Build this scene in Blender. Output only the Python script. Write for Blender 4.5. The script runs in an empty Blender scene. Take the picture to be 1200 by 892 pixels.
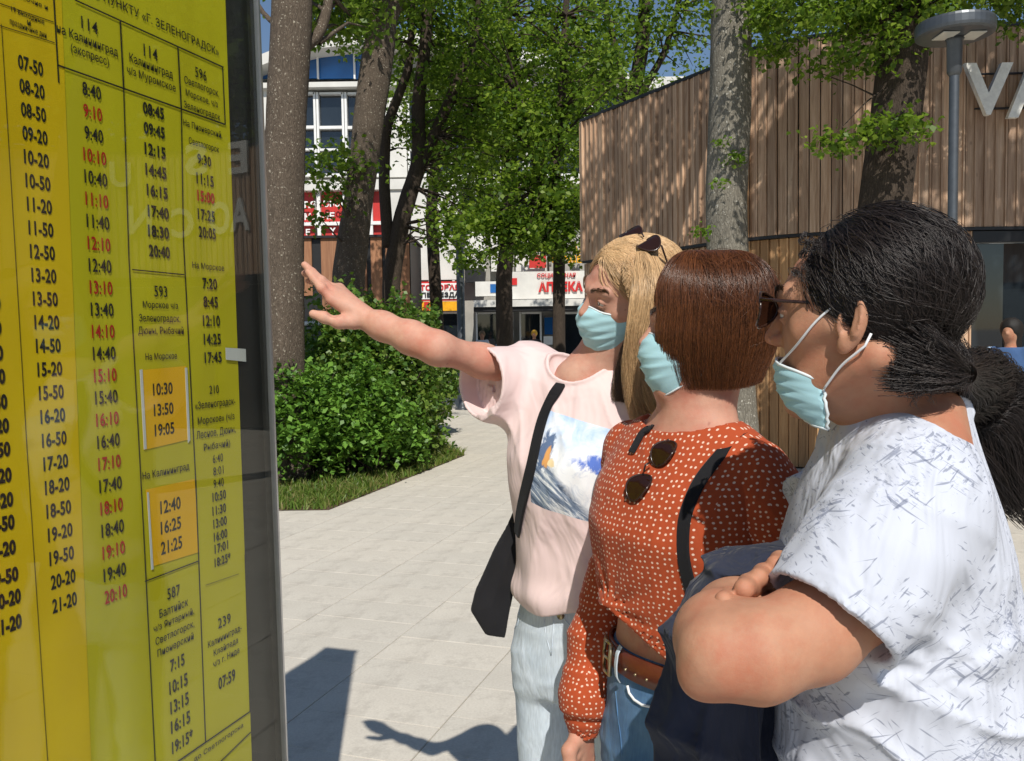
import bpy, bmesh, math, random
import numpy as np
from mathutils import Vector, Matrix
R = math.radians
scene = bpy.context.scene
col = scene.collection
rng = np.random.default_rng(7)
random.seed(7)

# ------------------------------------------------------------------ camera, sky, sun, exposure
FOC, CX, CY, EYE = 1000.0, 600.0, 446.0, 1.55
cam_data = bpy.data.cameras.new("camera")
cam_data.sensor_width = 36.0
cam_data.lens = 36.0 * FOC / 1200.0
cam_data.clip_start = 0.05
cam_data.clip_end = 2000.0
cam = bpy.data.objects.new("camera", cam_data)
col.objects.link(cam)
CAM_R = Matrix.Rotation(R(90 - 3.03), 3, 'X') @ Matrix.Rotation(0.015, 3, 'Z').inverted()
cam.matrix_world = Matrix.Translation((0, 0, EYE)) @ CAM_R.to_4x4()
scene.camera = cam

SUN_EL, SUN_AZ = R(46.8), (0.12, -1.0)
_h = Vector((SUN_AZ[0], SUN_AZ[1], 0)).normalized()
SUN_DIR = Vector((_h.x * math.cos(SUN_EL), _h.y * math.cos(SUN_EL), math.sin(SUN_EL)))
world = bpy.data.worlds.new("World")
scene.world = world
world.use_nodes = True
wn = world.node_tree
sky = wn.nodes.new("ShaderNodeTexSky")
sky.sky_type = 'NISHITA'
sky.sun_disc = False
sky.sun_elevation = SUN_EL
sky.sun_rotation = math.atan2(_h.x, _h.y)
sky.air_density = 1.0
sky.dust_density = 0.3
sky.ozone_density = 2.5
wn.links.new(sky.outputs[0], wn.nodes["Background"].inputs[0])
wn.nodes["Background"].inputs[1].default_value = 0.085
sun_data = bpy.data.lights.new("sun", 'SUN')
sun_data.energy = 4.6
sun_data.angle = R(0.53)
sun_data.color = (1.0, 0.945, 0.86)
sun = bpy.data.objects.new("sun", sun_data)
sun.rotation_euler = SUN_DIR.to_track_quat('Z', 'Y').to_euler()
sun.location = (3, -20, 25)
col.objects.link(sun)
scene.view_settings.view_transform = 'Standard'
scene.view_settings.look = 'None'
scene.view_settings.exposure = 0.0
scene.view_settings.gamma = 1.0
scene.render.engine = 'CYCLES'
scene.cycles.max_bounces = 8
scene.cycles.transparent_max_bounces = 24

# ------------------------------------------------------------------ placing by direction and distance
def ray(px, py):
    return CAM_R @ Vector(((px - CX) / FOC, (CY - py) / FOC, -1.0))
def P(px, py, d):
    r = ray(px, py)
    return Vector((0, 0, EYE)) + r * (d / r.y)
def G(px, py):
    r = ray(px, py)
    return Vector((0, 0, EYE)) + r * (-EYE / r.z)
def PA(px, py, d):
    return np.array(P(px, py, d))

# ------------------------------------------------------------------ objects
def tag(o, label=None, cat=None, group=None, kind=None):
    if label: o["label"] = label
    if cat: o["category"] = cat
    if group: o["group"] = group
    if kind: o["kind"] = kind
    return o
def empty(name, loc=(0, 0, 0), rz=0.0):
    o = bpy.data.objects.new(name, None)
    o.location = loc
    o.rotation_euler = (0, 0, rz)
    o.empty_display_size = 0.1
    col.objects.link(o)
    return o
def link(name, me, parent=None, keep=True):
    o = bpy.data.objects.new(name, me)
    col.objects.link(o)
    if parent is not None:
        o.parent = parent
        if keep:
            bpy.context.view_layer.update() if False else None
            o.matrix_parent_inverse = world_mat(parent).inverted()
    return o
def world_mat(o):
    m = Matrix.LocRotScale(o.location, o.rotation_euler, o.scale)
    return m if o.parent is None else world_mat(o.parent) @ o.matrix_parent_inverse @ m
def mesh_np(name, V, F, mat, parent=None, smooth=True, mats=None, fm=None):
    """V (n,3), F (m,k) with k 3 or 4 (numpy)"""
    me = bpy.data.meshes.new(name)
    V = np.asarray(V, np.float32); F = np.asarray(F, np.int32)
    k = F.shape[1]
    me.vertices.add(len(V)); me.vertices.foreach_set("co", V.ravel())
    me.loops.add(F.size); me.loops.foreach_set("vertex_index", F.ravel())
    me.polygons.add(len(F))
    me.polygons.foreach_set("loop_start", np.arange(0, F.size, k, dtype=np.int32))
    try: me.polygons.foreach_set("loop_total", np.full(len(F), k, np.int32))
    except Exception: pass
    if smooth: me.polygons.foreach_set("use_smooth", np.ones(len(F), bool))
    me.update(calc_edges=True)
    if mat: me.materials.append(mat)
    return link(name, me, parent)

class MB:
    def __init__(s): s.v = []; s.f = []; s.m = []; s.mi = 0
    def add(s, V, F):
        o = len(s.v)
        s.v += [tuple(map(float, p)) for p in V]
        s.f += [tuple(o + i for i in f) for f in F]
        s.m += [s.mi] * len(F)
        return s
    def box(s, a, b, M=None):
        (x0, y0, z0), (x1, y1, z1) = a, b
        V = [(x0,y0,z0),(x1,y0,z0),(x1,y1,z0),(x0,y1,z0),(x0,y0,z1),(x1,y0,z1),(x1,y1,z1),(x0,y1,z1)]
        if M is not None: V = [M @ Vector(p) for p in V]
        return s.add(V, [(0,3,2,1),(4,5,6,7),(0,1,5,4),(1,2,6,5),(2,3,7,6),(3,0,4,7)])
    def hexa(s, V):
        return s.add(V, [(0,3,2,1),(4,5,6,7),(0,1,5,4),(1,2,6,5),(2,3,7,6),(3,0,4,7)])
    def tube(s, pts, rad, n=10, cap=True):
        pts = [Vector(p) for p in pts]
        if not hasattr(rad, '__len__'): rad = [rad] * len(pts)
        up = Vector((0.0, 0.0, 1.0)); V = []; prev = None
        for i, p in enumerate(pts):
            t = (pts[min(i+1, len(pts)-1)] - pts[max(i-1, 0)])
            t = t.normalized() if t.length > 1e-9 else Vector((0, 0, 1))
            if prev is None:
                a = up if abs(t.z) < 0.9 else Vector((1, 0, 0))
                u = t.cross(a).normalized()
            else:
                u = (prev - t * prev.dot(t)).normalized()
            w = t.cross(u); prev = u
            for k in range(n):
                th = 2 * math.pi * k / n
                V.append(p + (u * math.cos(th) + w * math.sin(th)) * rad[i])
        F = []
        for i in range(len(pts) - 1):
            for k in range(n):
                F.append((i*n+k, i*n+(k+1) % n, (i+1)*n+(k+1) % n, (i+1)*n+k))
        if cap:
            F.append(tuple(range(n-1, -1, -1))); F.append(tuple((len(pts)-1)*n+k for k in range(n)))
        return s.add(V, F)
    def lathe(s, prof, c=(0, 0, 0), n=24):
        V = []; c = Vector(c)
        for r, z in prof:
            for k in range(n):
                th = 2*math.pi*k/n
                V.append(c + Vector((r*math.cos(th), r*math.sin(th), z)))
        F = []
        for i in range(len(prof)-1):
            for k in range(n):
                F.append((i*n+k, i*n+(k+1) % n, (i+1)*n+(k+1) % n, (i+1)*n+k))
        F.append(tuple(range(n-1, -1, -1))); F.append(tuple((len(prof)-1)*n+k for k in range(n)))
        return s.add(V, F)
    def mesh(s, name, mat, smooth=False):
        me = bpy.data.meshes.new(name)
        me.from_pydata(s.v, [], s.f)
        bm_ = bmesh.new(); bm_.from_mesh(me); bmesh.ops.recalc_face_normals(bm_, faces=bm_.faces); bm_.to_mesh(me); bm_.free()
        for m in (mat if isinstance(mat, (list, tuple)) else [mat]): me.materials.append(m)
        if isinstance(mat, (list, tuple)): me.polygons.foreach_set("material_index", s.m)
        if smooth: me.polygons.foreach_set("use_smooth", [True]*len(me.polygons))
        me.update()
        return me
    def build(s, name, mat, parent=None, smooth=False, bevel=0.0):
        me = s.mesh(name, mat, smooth)
        o = link(name, me, parent)
        if bevel:
            md = o.modifiers.new("bevel", 'BEVEL'); md.width = bevel; md.segments = 2; md.limit_method = 'ANGLE'
        return o

# ------------------------------------------------------------------ materials
def new_mat(name):
    m = bpy.data.materials.new(name); m.use_nodes = True
    nt = m.node_tree; b = nt.nodes["Principled BSDF"]
    return m, nt, b
def N(nt, t, **kw):
    n = nt.nodes.new("ShaderNode" + t)
    for k, v in kw.items():
        if k in n.inputs.keys() if hasattr(n.inputs, 'keys') else False: n.inputs[k].default_value = v
        else: setattr(n, k, v)
    return n
def ramp(nt, fac, stops, interp='LINEAR'):
    r = nt.nodes.new("ShaderNodeValToRGB"); cr = r.color_ramp; cr.interpolation = interp
    while len(cr.elements) > 1: cr.elements.remove(cr.elements[-1])
    for i, (p, c) in enumerate(stops):
        e = cr.elements[0] if i == 0 else cr.elements.new(p)
        e.position = p; e.color = (*c, 1) if len(c) == 3 else c
    nt.links.new(fac, r.inputs[0]); return r.outputs[0]
def coords(nt, scale=(1, 1, 1), kind='Object', rot=(0, 0, 0), loc=(0, 0, 0)):
    tc = nt.nodes.new("ShaderNodeTexCoord"); mp = nt.nodes.new("ShaderNodeMapping")
    mp.inputs['Scale'].default_value = scale; mp.inputs['Rotation'].default_value = rot; mp.inputs['Location'].default_value = loc
    nt.links.new(tc.outputs[kind], mp.inputs[0]); return mp.outputs[0]
def coords_rs(nt, rot, scale, loc=(0, 0, 0)):
    a = coords(nt, rot=rot); mp = nt.nodes.new("ShaderNodeMapping"); mp.inputs['Scale'].default_value = scale; mp.inputs['Location'].default_value = loc
    nt.links.new(a, mp.inputs[0]); return mp.outputs[0]
def noise(nt, vec, scale, detail=4, rough=0.55, dist=0.0):
    n = nt.nodes.new("ShaderNodeTexNoise")
    n.inputs['Scale'].default_value = scale; n.inputs['Detail'].default_value = detail
    n.inputs['Roughness'].default_value = rough; n.inputs['Distortion'].default_value = dist
    nt.links.new(vec, n.inputs['Vector']); return n.outputs['Fac']
def mixc(nt, fac, a, b, mode='MIX'):
    m = nt.nodes.new("ShaderNodeMix"); m.data_type = 'RGBA'; m.blend_type = mode
    for s, v in ((m.inputs[0], fac), (m.inputs[6], a), (m.inputs[7], b)):
        if hasattr(v, 'links') or hasattr(v, 'is_linked'): nt.links.new(v, s)
        elif isinstance(v, (int, float)): s.default_value = v
        else: s.default_value = (*v, 1)
    return m.outputs[2]
def math_n(nt, op, a, b=0.0, c=None):
    m = nt.nodes.new("ShaderNodeMath"); m.operation = op
    for s, v in ((m.inputs[0], a), (m.inputs[1], b)) + (((m.inputs[2], c),) if c is not None else ()):
        if hasattr(v, 'is_linked'): nt.links.new(v, s)
        else: s.default_value = v
    return m.outputs[0]
def bump(nt, b, h, strength=0.3, dist=0.01, prev=None):
    n = nt.nodes.new("ShaderNodeBump"); n.inputs['Strength'].default_value = strength; n.inputs['Distance'].default_value = dist
    nt.links.new(h, n.inputs['Height'])
    if prev is not None: nt.links.new(prev, n.inputs['Normal'])
    nt.links.new(n.outputs[0], b.inputs['Normal']); return n.outputs[0]
def simple(name, c, rough=0.6, var=0.15, nscale=8.0, metal=0.0, bmp=0.0, bscale=60.0, bdist=0.003, spec=0.5, kind='Object', alpha=None):
    m, nt, b = new_mat(name)
    v = coords(nt, kind=kind)
    if var > 0:
        f = noise(nt, v, nscale, 5)
        lo = tuple(x*(1-var) for x in c); hi = tuple(min(1, x*(1+var)) for x in c)
        nt.links.new(ramp(nt, f, [(0.3, lo), (0.7, hi)]), b.inputs['Base Color'])
    else: b.inputs['Base Color'].default_value = (*c, 1)
    b.inputs['Roughness'].default_value = rough; b.inputs['Metallic'].default_value = metal
    b.inputs['Specular IOR Level'].default_value = spec
    if bmp > 0: bump(nt, b, noise(nt, v, bscale, 4), bmp, bdist)
    return m
def leaf_mat(name, cols, trans=0.35):
    m, nt, b = new_mat(name)
    g = nt.nodes.new("ShaderNodeNewGeometry")
    c = ramp(nt, g.outputs['Random Per Island'], [(i/(len(cols)-1), x) for i, x in enumerate(cols)])
    nt.links.new(c, b.inputs['Base Color']); b.inputs['Roughness'].default_value = 0.45
    b.inputs['Specular IOR Level'].default_value = 0.35
    t = nt.nodes.new("ShaderNodeBsdfTranslucent")
    nt.links.new(mixc(nt, 0.5, c, (0.25, 0.4, 0.02)), t.inputs[0])
    mx = nt.nodes.new("ShaderNodeMixShader"); mx.inputs[0].default_value = trans
    nt.links.new(b.outputs[0], mx.inputs[1]); nt.links.new(t.outputs[0], mx.inputs[2])
    nt.links.new(mx.outputs[0], nt.nodes["Material Output"].inputs[0])
    return m
def glass_mat(name, tint=(1, 1, 1), refl=1.0, rough=0.0, base_fac=0.0):
    m, nt, b = new_mat(name)
    nt.nodes.remove(b)
    fr = nt.nodes.new("ShaderNodeFresnel"); fr.inputs[0].default_value = 1.52
    tr = nt.nodes.new("ShaderNodeBsdfTransparent"); tr.inputs[0].default_value = (*tint, 1)
    gl = nt.nodes.new("ShaderNodeBsdfGlossy"); gl.inputs['Roughness'].default_value = rough
    gb = nt.nodes.new("ShaderNodeNewGeometry")
    nt.links.new(math_n(nt, 'MULTIPLY_ADD', gb.outputs['Backfacing'], 1/1.52-1.52 if False else 0.0, 1.52), fr.inputs[0])
    ior = math_n(nt, 'ADD', math_n(nt, 'MULTIPLY', gb.outputs['Backfacing'], 1/1.52-1.52), 1.52); nt.links.new(ior, fr.inputs[0])
    f = math_n(nt, 'MULTIPLY_ADD', fr.outputs[0], refl, base_fac)
    mx = nt.nodes.new("ShaderNodeMixShader")
    nt.links.new(f, mx.inputs[0]); nt.links.new(tr.outputs[0], mx.inputs[1]); nt.links.new(gl.outputs[0], mx.inputs[2])
    nt.links.new(mx.outputs[0], nt.nodes["Material Output"].inputs[0])
    return m

def bark_mat(name, c0, c1, sc=1.0, lichen=None):
    m, nt, b = new_mat(name)
    v = coords(nt, (1, 1, 0.35))
    f = noise(nt, v, 34*sc, 9, 0.75, 0.9)
    vo = nt.nodes.new("ShaderNodeTexVoronoi"); vo.feature = 'DISTANCE_TO_EDGE'; vo.inputs['Scale'].default_value = 52*sc
    wv = coords(nt, (1, 1, 0.28))
    mxv = nt.nodes.new("ShaderNodeVectorMath"); mxv.operation = 'ADD'
    nn = nt.nodes.new("ShaderNodeTexNoise"); nn.inputs['Scale'].default_value = 14; nt.links.new(wv, nn.inputs['Vector'])
    sc_ = nt.nodes.new("ShaderNodeVectorMath"); sc_.operation = 'SCALE'; sc_.inputs[3].default_value = 0.10
    nt.links.new(nn.outputs['Color'], sc_.inputs[0]); nt.links.new(wv, mxv.inputs[0]); nt.links.new(sc_.outputs[0], mxv.inputs[1])
    nt.links.new(mxv.outputs[0], vo.inputs['Vector'])
    h = math_n(nt, 'ADD', math_n(nt, 'MULTIPLY', math_n(nt, 'MINIMUM', math_n(nt, 'MULTIPLY', vo.outputs['Distance'], 6.0), 1.0), .35), math_n(nt, 'MULTIPLY', f, 1.5))
    c = ramp(nt, math_n(nt, 'MULTIPLY', h, 0.5), [(0.36, c0), (0.66, c1)])
    big = noise(nt, coords(nt), 2.2, 3)
    c = mixc(nt, math_n(nt, 'MULTIPLY', big, 0.6), c, tuple(x*1.35 for x in c1))
    if lichen:
        lf = noise(nt, coords(nt), 38, 3, 0.6)
        c = mixc(nt, ramp(nt, lf, [(0.62, (0, 0, 0)), (0.68, (1, 1, 1))]), c, lichen)
    nt.links.new(c, b.inputs['Base Color']); b.inputs['Roughness'].default_value = 0.9
    b.inputs['Specular IOR Level'].default_value = 0.2
    bump(nt, b, h, 0.8, 0.015)
    return m
M = {}
M['bark_grey'] = bark_mat('bark_grey', (0.050, 0.038, 0.028), (0.14, 0.11, 0.083), lichen=(0.42, 0.38, 0.3))
M['bark_dark'] = bark_mat('bark_dark', (0.025, 0.019, 0.014), (0.085, 0.064, 0.048))
M['bark_light'] = bark_mat('bark_light', (0.09, 0.082, 0.065), (0.24, 0.22, 0.18), 0.8, lichen=(0.55, 0.53, 0.46))
M['leaf_tree'] = leaf_mat('leaf_tree', [(0.04, 0.085, 0.012), (0.09, 0.17, 0.018), (0.17, 0.27, 0.028), (0.28, 0.38, 0.05)], 0.5)
M['leaf_bright'] = leaf_mat('leaf_bright', [(0.08, 0.16, 0.015), (0.13, 0.24, 0.02), (0.18, 0.28, 0.03)], 0.4)
M['leaf_bush'] = leaf_mat('leaf_bush', [(0.05, 0.12, 0.016), (0.09, 0.20, 0.025), (0.13, 0.27, 0.035), (0.18, 0.33, 0.05)], 0.22)
M['leaf_bush_dark'] = leaf_mat('leaf_bush_dark', [(0.03, 0.08, 0.012), (0.07, 0.15, 0.02), (0.12, 0.21, 0.03), (0.2, 0.27, 0.05)], 0.25)
M['grass'] = leaf_mat('grass', [(0.06, 0.12, 0.015), (0.11, 0.19, 0.025), (0.18, 0.23, 0.05), (0.24, 0.2, 0.08)], 0.3)
M['soil'] = simple('soil', (0.12, 0.075, 0.045), 0.95, 0.5, 12, bmp=0.8, bscale=50, bdist=0.02)
M['ground'] = simple('ground', (0.3, 0.29, 0.26), 0.9, 0.2, 0.7, bmp=0.3)
M['metal_grey'] = simple('metal_grey', (0.11, 0.12, 0.13), 0.4, 0.1, 20, metal=0.6, bmp=0.05)
M['alu'] = simple('alu', (0.55, 0.56, 0.58), 0.3, 0.06, 30, metal=0.9)
M['black_plastic'] = simple('black_plastic', (0.012, 0.012, 0.013), 0.35, 0.1)
M['black_back'] = simple('black_back', (0.01, 0.01, 0.011), 0.5, 0.2, 6)
M['dark_metal'] = simple('dark_metal', (0.03, 0.03, 0.032), 0.45, 0.2, 10, metal=0.4)
M['lens'] = simple('lens', (0.55, 0.55, 0.5), 0.3, 0.1)
M['white_wall'] = simple('white_wall', (0.66, 0.65, 0.61), 0.8, 0.12, 1.2, bmp=0.1)
M['grey_wall'] = simple('grey_wall', (0.36, 0.35, 0.32), 0.85, 0.2, 1.5, bmp=0.1)
M['white_paint'] = simple('white_paint', (0.8, 0.8, 0.78), 0.4, 0.06, 5)
M['dark_glass'] = simple('dark_glass', (0.015, 0.02, 0.025), 0.03, 0.3, 1.0, spec=0.9)
M['blue_glass'] = simple('blue_glass', (0.02, 0.12, 0.36), 0.1, 0.25, 0.8, spec=0.8)
M['red_panel'] = simple('red_panel', (0.5, 0.03, 0.025), 0.45, 0.15, 2.0)
M['letter_white'] = simple('letter_white', (0.78, 0.76, 0.7), 0.5, 0.12, 20, bmp=0.2)
M['print_white'] = simple('print_white', (0.85, 0.85, 0.83), 0.5, 0.03)
M['print_black'] = simple('print_black', (0.012, 0.012, 0.01), 0.5, 0.1)
M['print_red'] = simple('print_red', (0.42, 0.012, 0.005), 0.5, 0.1)
M['sign_red'] = simple('sign_red', (0.55, 0.02, 0.02), 0.45, 0.1)
M['sign_yellow'] = simple('sign_yellow', (0.85, 0.4, 0.01), 0.45, 0.15)

# paving: pale sawn concrete, fine grain and faint stains, each tile slightly different
m, nt, b = new_mat('paving_tile')
v = coords(nt, kind='Object')
oi = nt.nodes.new("ShaderNodeObjectInfo"); g = nt.nodes.new("ShaderNodeNewGeometry")
f1 = noise(nt, v, 2.2, 6, 0.65); f2 = noise(nt, v, 90, 3, 0.7)
c = ramp(nt, f1, [(0.3, (0.55, 0.51, 0.44)), (0.7, (0.66, 0.62, 0.54))])
c = mixc(nt, 0.35, c, ramp(nt, f2, [(0.3, (0.4, 0.37, 0.32)), (0.7, (0.70, 0.67, 0.60))]))
rnd = math_n(nt, 'FRACT', math_n(nt, 'ADD', oi.outputs['Random'], g.outputs['Random Per Island']))
c = mixc(nt, 1.0, c, ramp(nt, rnd, [(0, (0.955, 0.955, 0.945)), (1, (1.03, 1.02, 1.0))]), 'MULTIPLY')
st = noise(nt, coords(nt, loc=(3, 1, 0)), 5, 7, 0.75)
c = mixc(nt, ramp(nt, st, [(0.52, (0, 0, 0)), (0.75, (0.55, 0.55, 0.55))]), c, (0.27, 0.24, 0.2))
nt.links.new(c, b.inputs['Base Color']); b.inputs['Roughness'].default_value = 0.85
bump(nt, b, f2, 0.25, 0.003)
M['tile'] = m

# larch boards: grain along z, boards differ, weather streaks
def wood(name, cs, zgrain=0.06, axis='z'):
    m, nt, b = new_mat(name)
    sc = (1, 1, zgrain) if axis == 'z' else (zgrain, 1, 1)
    v = coords(nt, sc, 'Generated') if False else coords(nt, sc, 'Object')
    oi = nt.nodes.new("ShaderNodeObjectInfo")
    off = nt.nodes.new("ShaderNodeVectorMath"); off.operation = 'ADD'
    cmb = nt.nodes.new("ShaderNodeCombineXYZ")
    nt.links.new(math_n(nt, 'MULTIPLY', oi.outputs['Random'], 37.0), cmb.inputs[0]); nt.links.new(math_n(nt, 'MULTIPLY', oi.outputs['Random'], 11.0), cmb.inputs[2])
    nt.links.new(v, off.inputs[0]); nt.links.new(cmb.outputs[0], off.inputs[1])
    f = noise(nt, off.outputs[0], 30, 6, 0.6, 0.8); fb = noise(nt, off.outputs[0], 5, 3)
    c = ramp(nt, f, [(0.3, cs[0]), (0.55, cs[1]), (0.75, cs[2])])
    c = mixc(nt, 1.0, c, ramp(nt, oi.outputs['Random'], [(0, (0.72, 0.69, 0.68)), (0.5, (0.95, 0.93, 0.92)), (1, (1.2, 1.15, 1.1))]), 'MULTIPLY')
    c = mixc(nt, math_n(nt, 'MULTIPLY', fb, 0.35), c, (0.24, 0.17, 0.13))
    kv = coords(nt, (1, 1, 0.6)); kn = nt.nodes.new("ShaderNodeTexVoronoi"); kn.inputs['Scale'].default_value = 4.0
    ad = nt.nodes.new("ShaderNodeVectorMath"); ad.operation = 'ADD'; nt.links.new(kv, ad.inputs[0]); nt.links.new(cmb.outputs[0], ad.inputs[1]); nt.links.new(ad.outputs[0], kn.inputs['Vector'])
    c = mixc(nt, ramp(nt, kn.outputs['Distance'], [(0.05, (0.8, 0.8, 0.8)), (0.1, (0, 0, 0))]), c, (0.07, 0.035, 0.02))
    nt.links.new(c, b.inputs['Base Color']); b.inputs['Roughness'].default_value = 0.7; b.inputs['Specular IOR Level'].default_value = 0.3
    bump(nt, b, f, 0.35, 0.004)
    return m
M['larch'] = wood('larch', [(0.38, 0.235, 0.145), (0.62, 0.435, 0.295), (0.77, 0.59, 0.43)])
M['larch_orange'] = wood('larch_orange', [(0.42, 0.22, 0.09), (0.62, 0.37, 0.17), (0.74, 0.49, 0.25)])  # same boards in a more orange tone
M['kiosk_wood'] = wood('kiosk_wood', [(0.3, 0.13, 0.06), (0.42, 0.2, 0.1), (0.52, 0.28, 0.15)])

# yellow printed sheets with the slight cockling of paper behind glass
def sheet(name, c0, c1):
    m, nt, b = new_mat(name)
    v = coords(nt)
    nt.links.new(ramp(nt, noise(nt, v, 3, 3), [(0.3, c0), (0.7, c1)]), b.inputs['Base Color'])
    b.inputs['Roughness'].default_value = 0.55; b.inputs['Specular IOR Level'].default_value = 0.25
    bump(nt, b, noise(nt, coords(nt, (1, 1, 0.4)), 5, 2), 0.5, 0.02)
    return m
M['sheet_gold'] = sheet('sheet_gold', (0.62, 0.43, 0.004), (0.68, 0.50, 0.008))
M['sheet_olive'] = sheet('sheet_olive', (0.46, 0.42, 0.008), (0.52, 0.48, 0.012))
M['patch_orange'] = sheet('patch_orange', (0.72, 0.40, 0.004), (0.8, 0.48, 0.006))
M['tape'] = simple('tape', (0.55, 0.58, 0.55), 0.3, 0.1)
M['case_glass'] = glass_mat('case_glass', (0.97, 0.98, 0.97), 0.6)

# ------------------------------------------------------------------ ground and paving
g = MB(); g.add([(-900, -900, -0.03), (900, -900, -0.03), (900, 900, -0.03), (-900, 900, -0.03)], [(0, 1, 2, 3)])
tag(g.build('ground', M['ground']), kind='structure')
U = Vector((0.3162, 0.9487, 0)); NRM = Vector((0.9487, -0.3162, 0))
BED = [(-9.0, 7.66), (-1.67, 7.62), (-0.63, 11.0), (-1.0, 12.2), (-1.5, 16.5), (-9.0, 16.5)]
def in_poly(x, y, poly):
    c = False; j = len(poly)-1
    for i in range(len(poly)):
        xi, yi = poly[i]; xj, yj = poly[j]
        if (yi > y) != (yj > y) and x < (xj-xi)*(y-yi)/(yj-yi)+xi: c = not c
        j = i
    return c
g = MB(); g.add([(-14, -8, -0.012), (22, -8, -0.012), (22, 40, -0.012), (-14, 40, -0.012)], [(0, 1, 2, 3)])
pave = tag(g.build('pavement', simple('joint_mortar', (0.27, 0.25, 0.22), 0.95, 0.25, 30)), kind='structure')
TW, TL = 0.61, 0.30        # strip width, slab length
tiles = []
for i in range(-14, 24):
    off = -1.335 + i*TW + TW/2
    st = (i*0.37 % 1)*TL
    for j in range(-10, 120):
        s = j*TL + st
        c = U*s + NRM*off
        if -11 < c.x < 14 and -1 < c.y < 30: tiles.append((c.x, c.y, off, s))
def vis_score(c):
    x, y = c[0], c[1]
    if y < 0.5: return 1e9
    px = 600 + x/y*1000; py = 393 + 1550/y
    if 320 < px < 640 and 470 < py < 930: return y
    if (905 < px < 990 and 530 < py < 640) or (1150 < px < 1215 and 560 < py < 930): return y
    return 1000 + y
bed_in = [p for p in BED]
tiles = [t for t in tiles if not all(in_poly(t[0]+a, t[1]+b_, BED) for a, b_ in ((.4, 0), (-.4, 0), (0, .4), (0, -.4), (.3, .3), (.3, -.3)))]
tiles.sort(key=vis_score)
def tile_verts(w, l, h=0.012, e=0.0016):
    a, b_ = w/2-0.0022, l/2-0.0009
    top = [NRM*x + U*y for x, y in ((-a+e, -b_+e), (a-e, -b_+e), (a-e, b_-e), (-a+e, b_-e))]
    mid = [NRM*x + U*y for x, y in ((-a, -b_), (a, -b_), (a, b_), (-a, b_))]
    V = [v + Vector((0, 0, -h)) for v in mid] + [v + Vector((0, 0, -0.004)) for v in mid] + top
    F = [(8, 9, 10, 11)] + [(k, (k+1) % 4, 4+(k+1) % 4, 4+k) for k in range(4)] + [(4+k, 4+(k+1) % 4, 8+(k+1) % 4, 8+k) for k in range(4)]
    return V, F
V, F = tile_verts(TW, TL)
tm = MB().add(V, F).mesh('paving_tile', M['tile'])
rest = MB()
for k, t in enumerate(tiles):
    z = random.uniform(-0.0012, 0.0012)
    if k < 285:
        o = link('paving_tile', tm, pave); o.location = (t[0], t[1], z)
    elif t[1] < 16 or k % 1 == 0:
        rest.add([v + Vector((t[0], t[1], z)) for v in V], F)
tag(rest.build('paving_tiles', M['tile'], pave), kind='stuff')
# planting bed under the shrubs
g = MB(); g.add([(x, y, 0.006) for x, y in BED], [tuple(range(len(BED)))])
tag(g.build('planting_bed', M['soil']), kind='structure')

# leaf clouds ---------------------------------------------------------
def leaf_cloud(name, C, size, mat, parent=None, up=0.35, flat=0.0):
    n = len(C)
    nrm = rng.normal(size=(n, 3)); nrm[:, 2] = np.abs(nrm[:, 2]) + up
    nrm /= np.linalg.norm(nrm, axis=1)[:, None]
    t = rng.normal(size=(n, 3)); t -= nrm*np.sum(t*nrm, 1)[:, None]; t /= np.linalg.norm(t, axis=1)[:, None]
    b_ = np.cross(nrm, t)
    s = (size*rng.uniform(0.6, 1.25, n))[:, None]
    a = C - t*s*0.5; d = C + t*s*0.5 - nrm*s*0.12
    l = C - b_*s*0.36 + nrm*s*0.1 - t*s*0.06; r = C + b_*s*0.36 + nrm*s*0.1 - t*s*0.06
    V = np.stack([a, r, d, l], 1).reshape(-1, 3)
    F = np.arange(4*n).reshape(-1, 4)
    o = mesh_np(name, V, F, mat, parent, smooth=False)
    return tag(o, kind='stuff')
def clumps(c, rad, ncl, nper, spread, shell=0.0):
    c = np.array(c, float); rad = np.array(rad, float)
    q = rng.normal(size=(ncl, 3)); q /= np.linalg.norm(q, axis=1)[:, None]
    rr = rng.uniform(shell, 1, ncl)**(1/2.2)
    K = c + q*rr[:, None]*rad
    pts = (K[:, None, :] + rng.normal(size=(ncl, nper, 3))*spread*np.array([1, 1, 0.6])).reshape(-1, 3)
    return K, pts
def trunk_mesh(name, pts, rad, mat, parent, n=18, wob=0.05):
    pts = [Vector(p) for p in pts]
    # resample along the polyline
    P2 = []; R2 = []
    for i in range(len(pts)-1):
        L = (pts[i+1]-pts[i]).length; k = max(2, int(L/0.14))
        for j in range(k):
            t = j/k; P2.append(pts[i].lerp(pts[i+1], t)); R2.append(rad[i]*(1-t)+rad[i+1]*t)
    P2.append(pts[-1]); R2.append(rad[-1])
    # smooth
    for _ in range(3):
        P2 = [P2[0]] + [(P2[i-1]+P2[i]*2+P2[i+1])/4 for i in range(1, len(P2)-1)] + [P2[-1]]
    mb = MB().tube(P2, R2, n, cap=True)
    V = np.array(mb.v)
    ph = rng.uniform(0, 6, 6)
    k = len(P2); ang = np.tile(np.arange(n)*2*math.pi/n, k); hh = np.repeat(np.arange(k), n)*0.14
    cen = np.repeat(np.array([tuple(p) for p in P2]), n, 0)
    w = 1 + wob*(np.sin(3*ang+ph[0]+hh*0.7)+0.7*np.sin(5*ang+ph[1]-hh*1.3)+0.6*np.sin(hh*4+ph[2]+ang)+0.5*np.sin(8*ang+ph[3]+hh*2.5))*0.6 + rng.normal(size=len(V))*wob*0.22
    V = cen + (V-cen)*w[:, None]
    mb.v = [tuple(p) for p in V]
    return mb.build(name, mat, parent, smooth=True)
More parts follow.
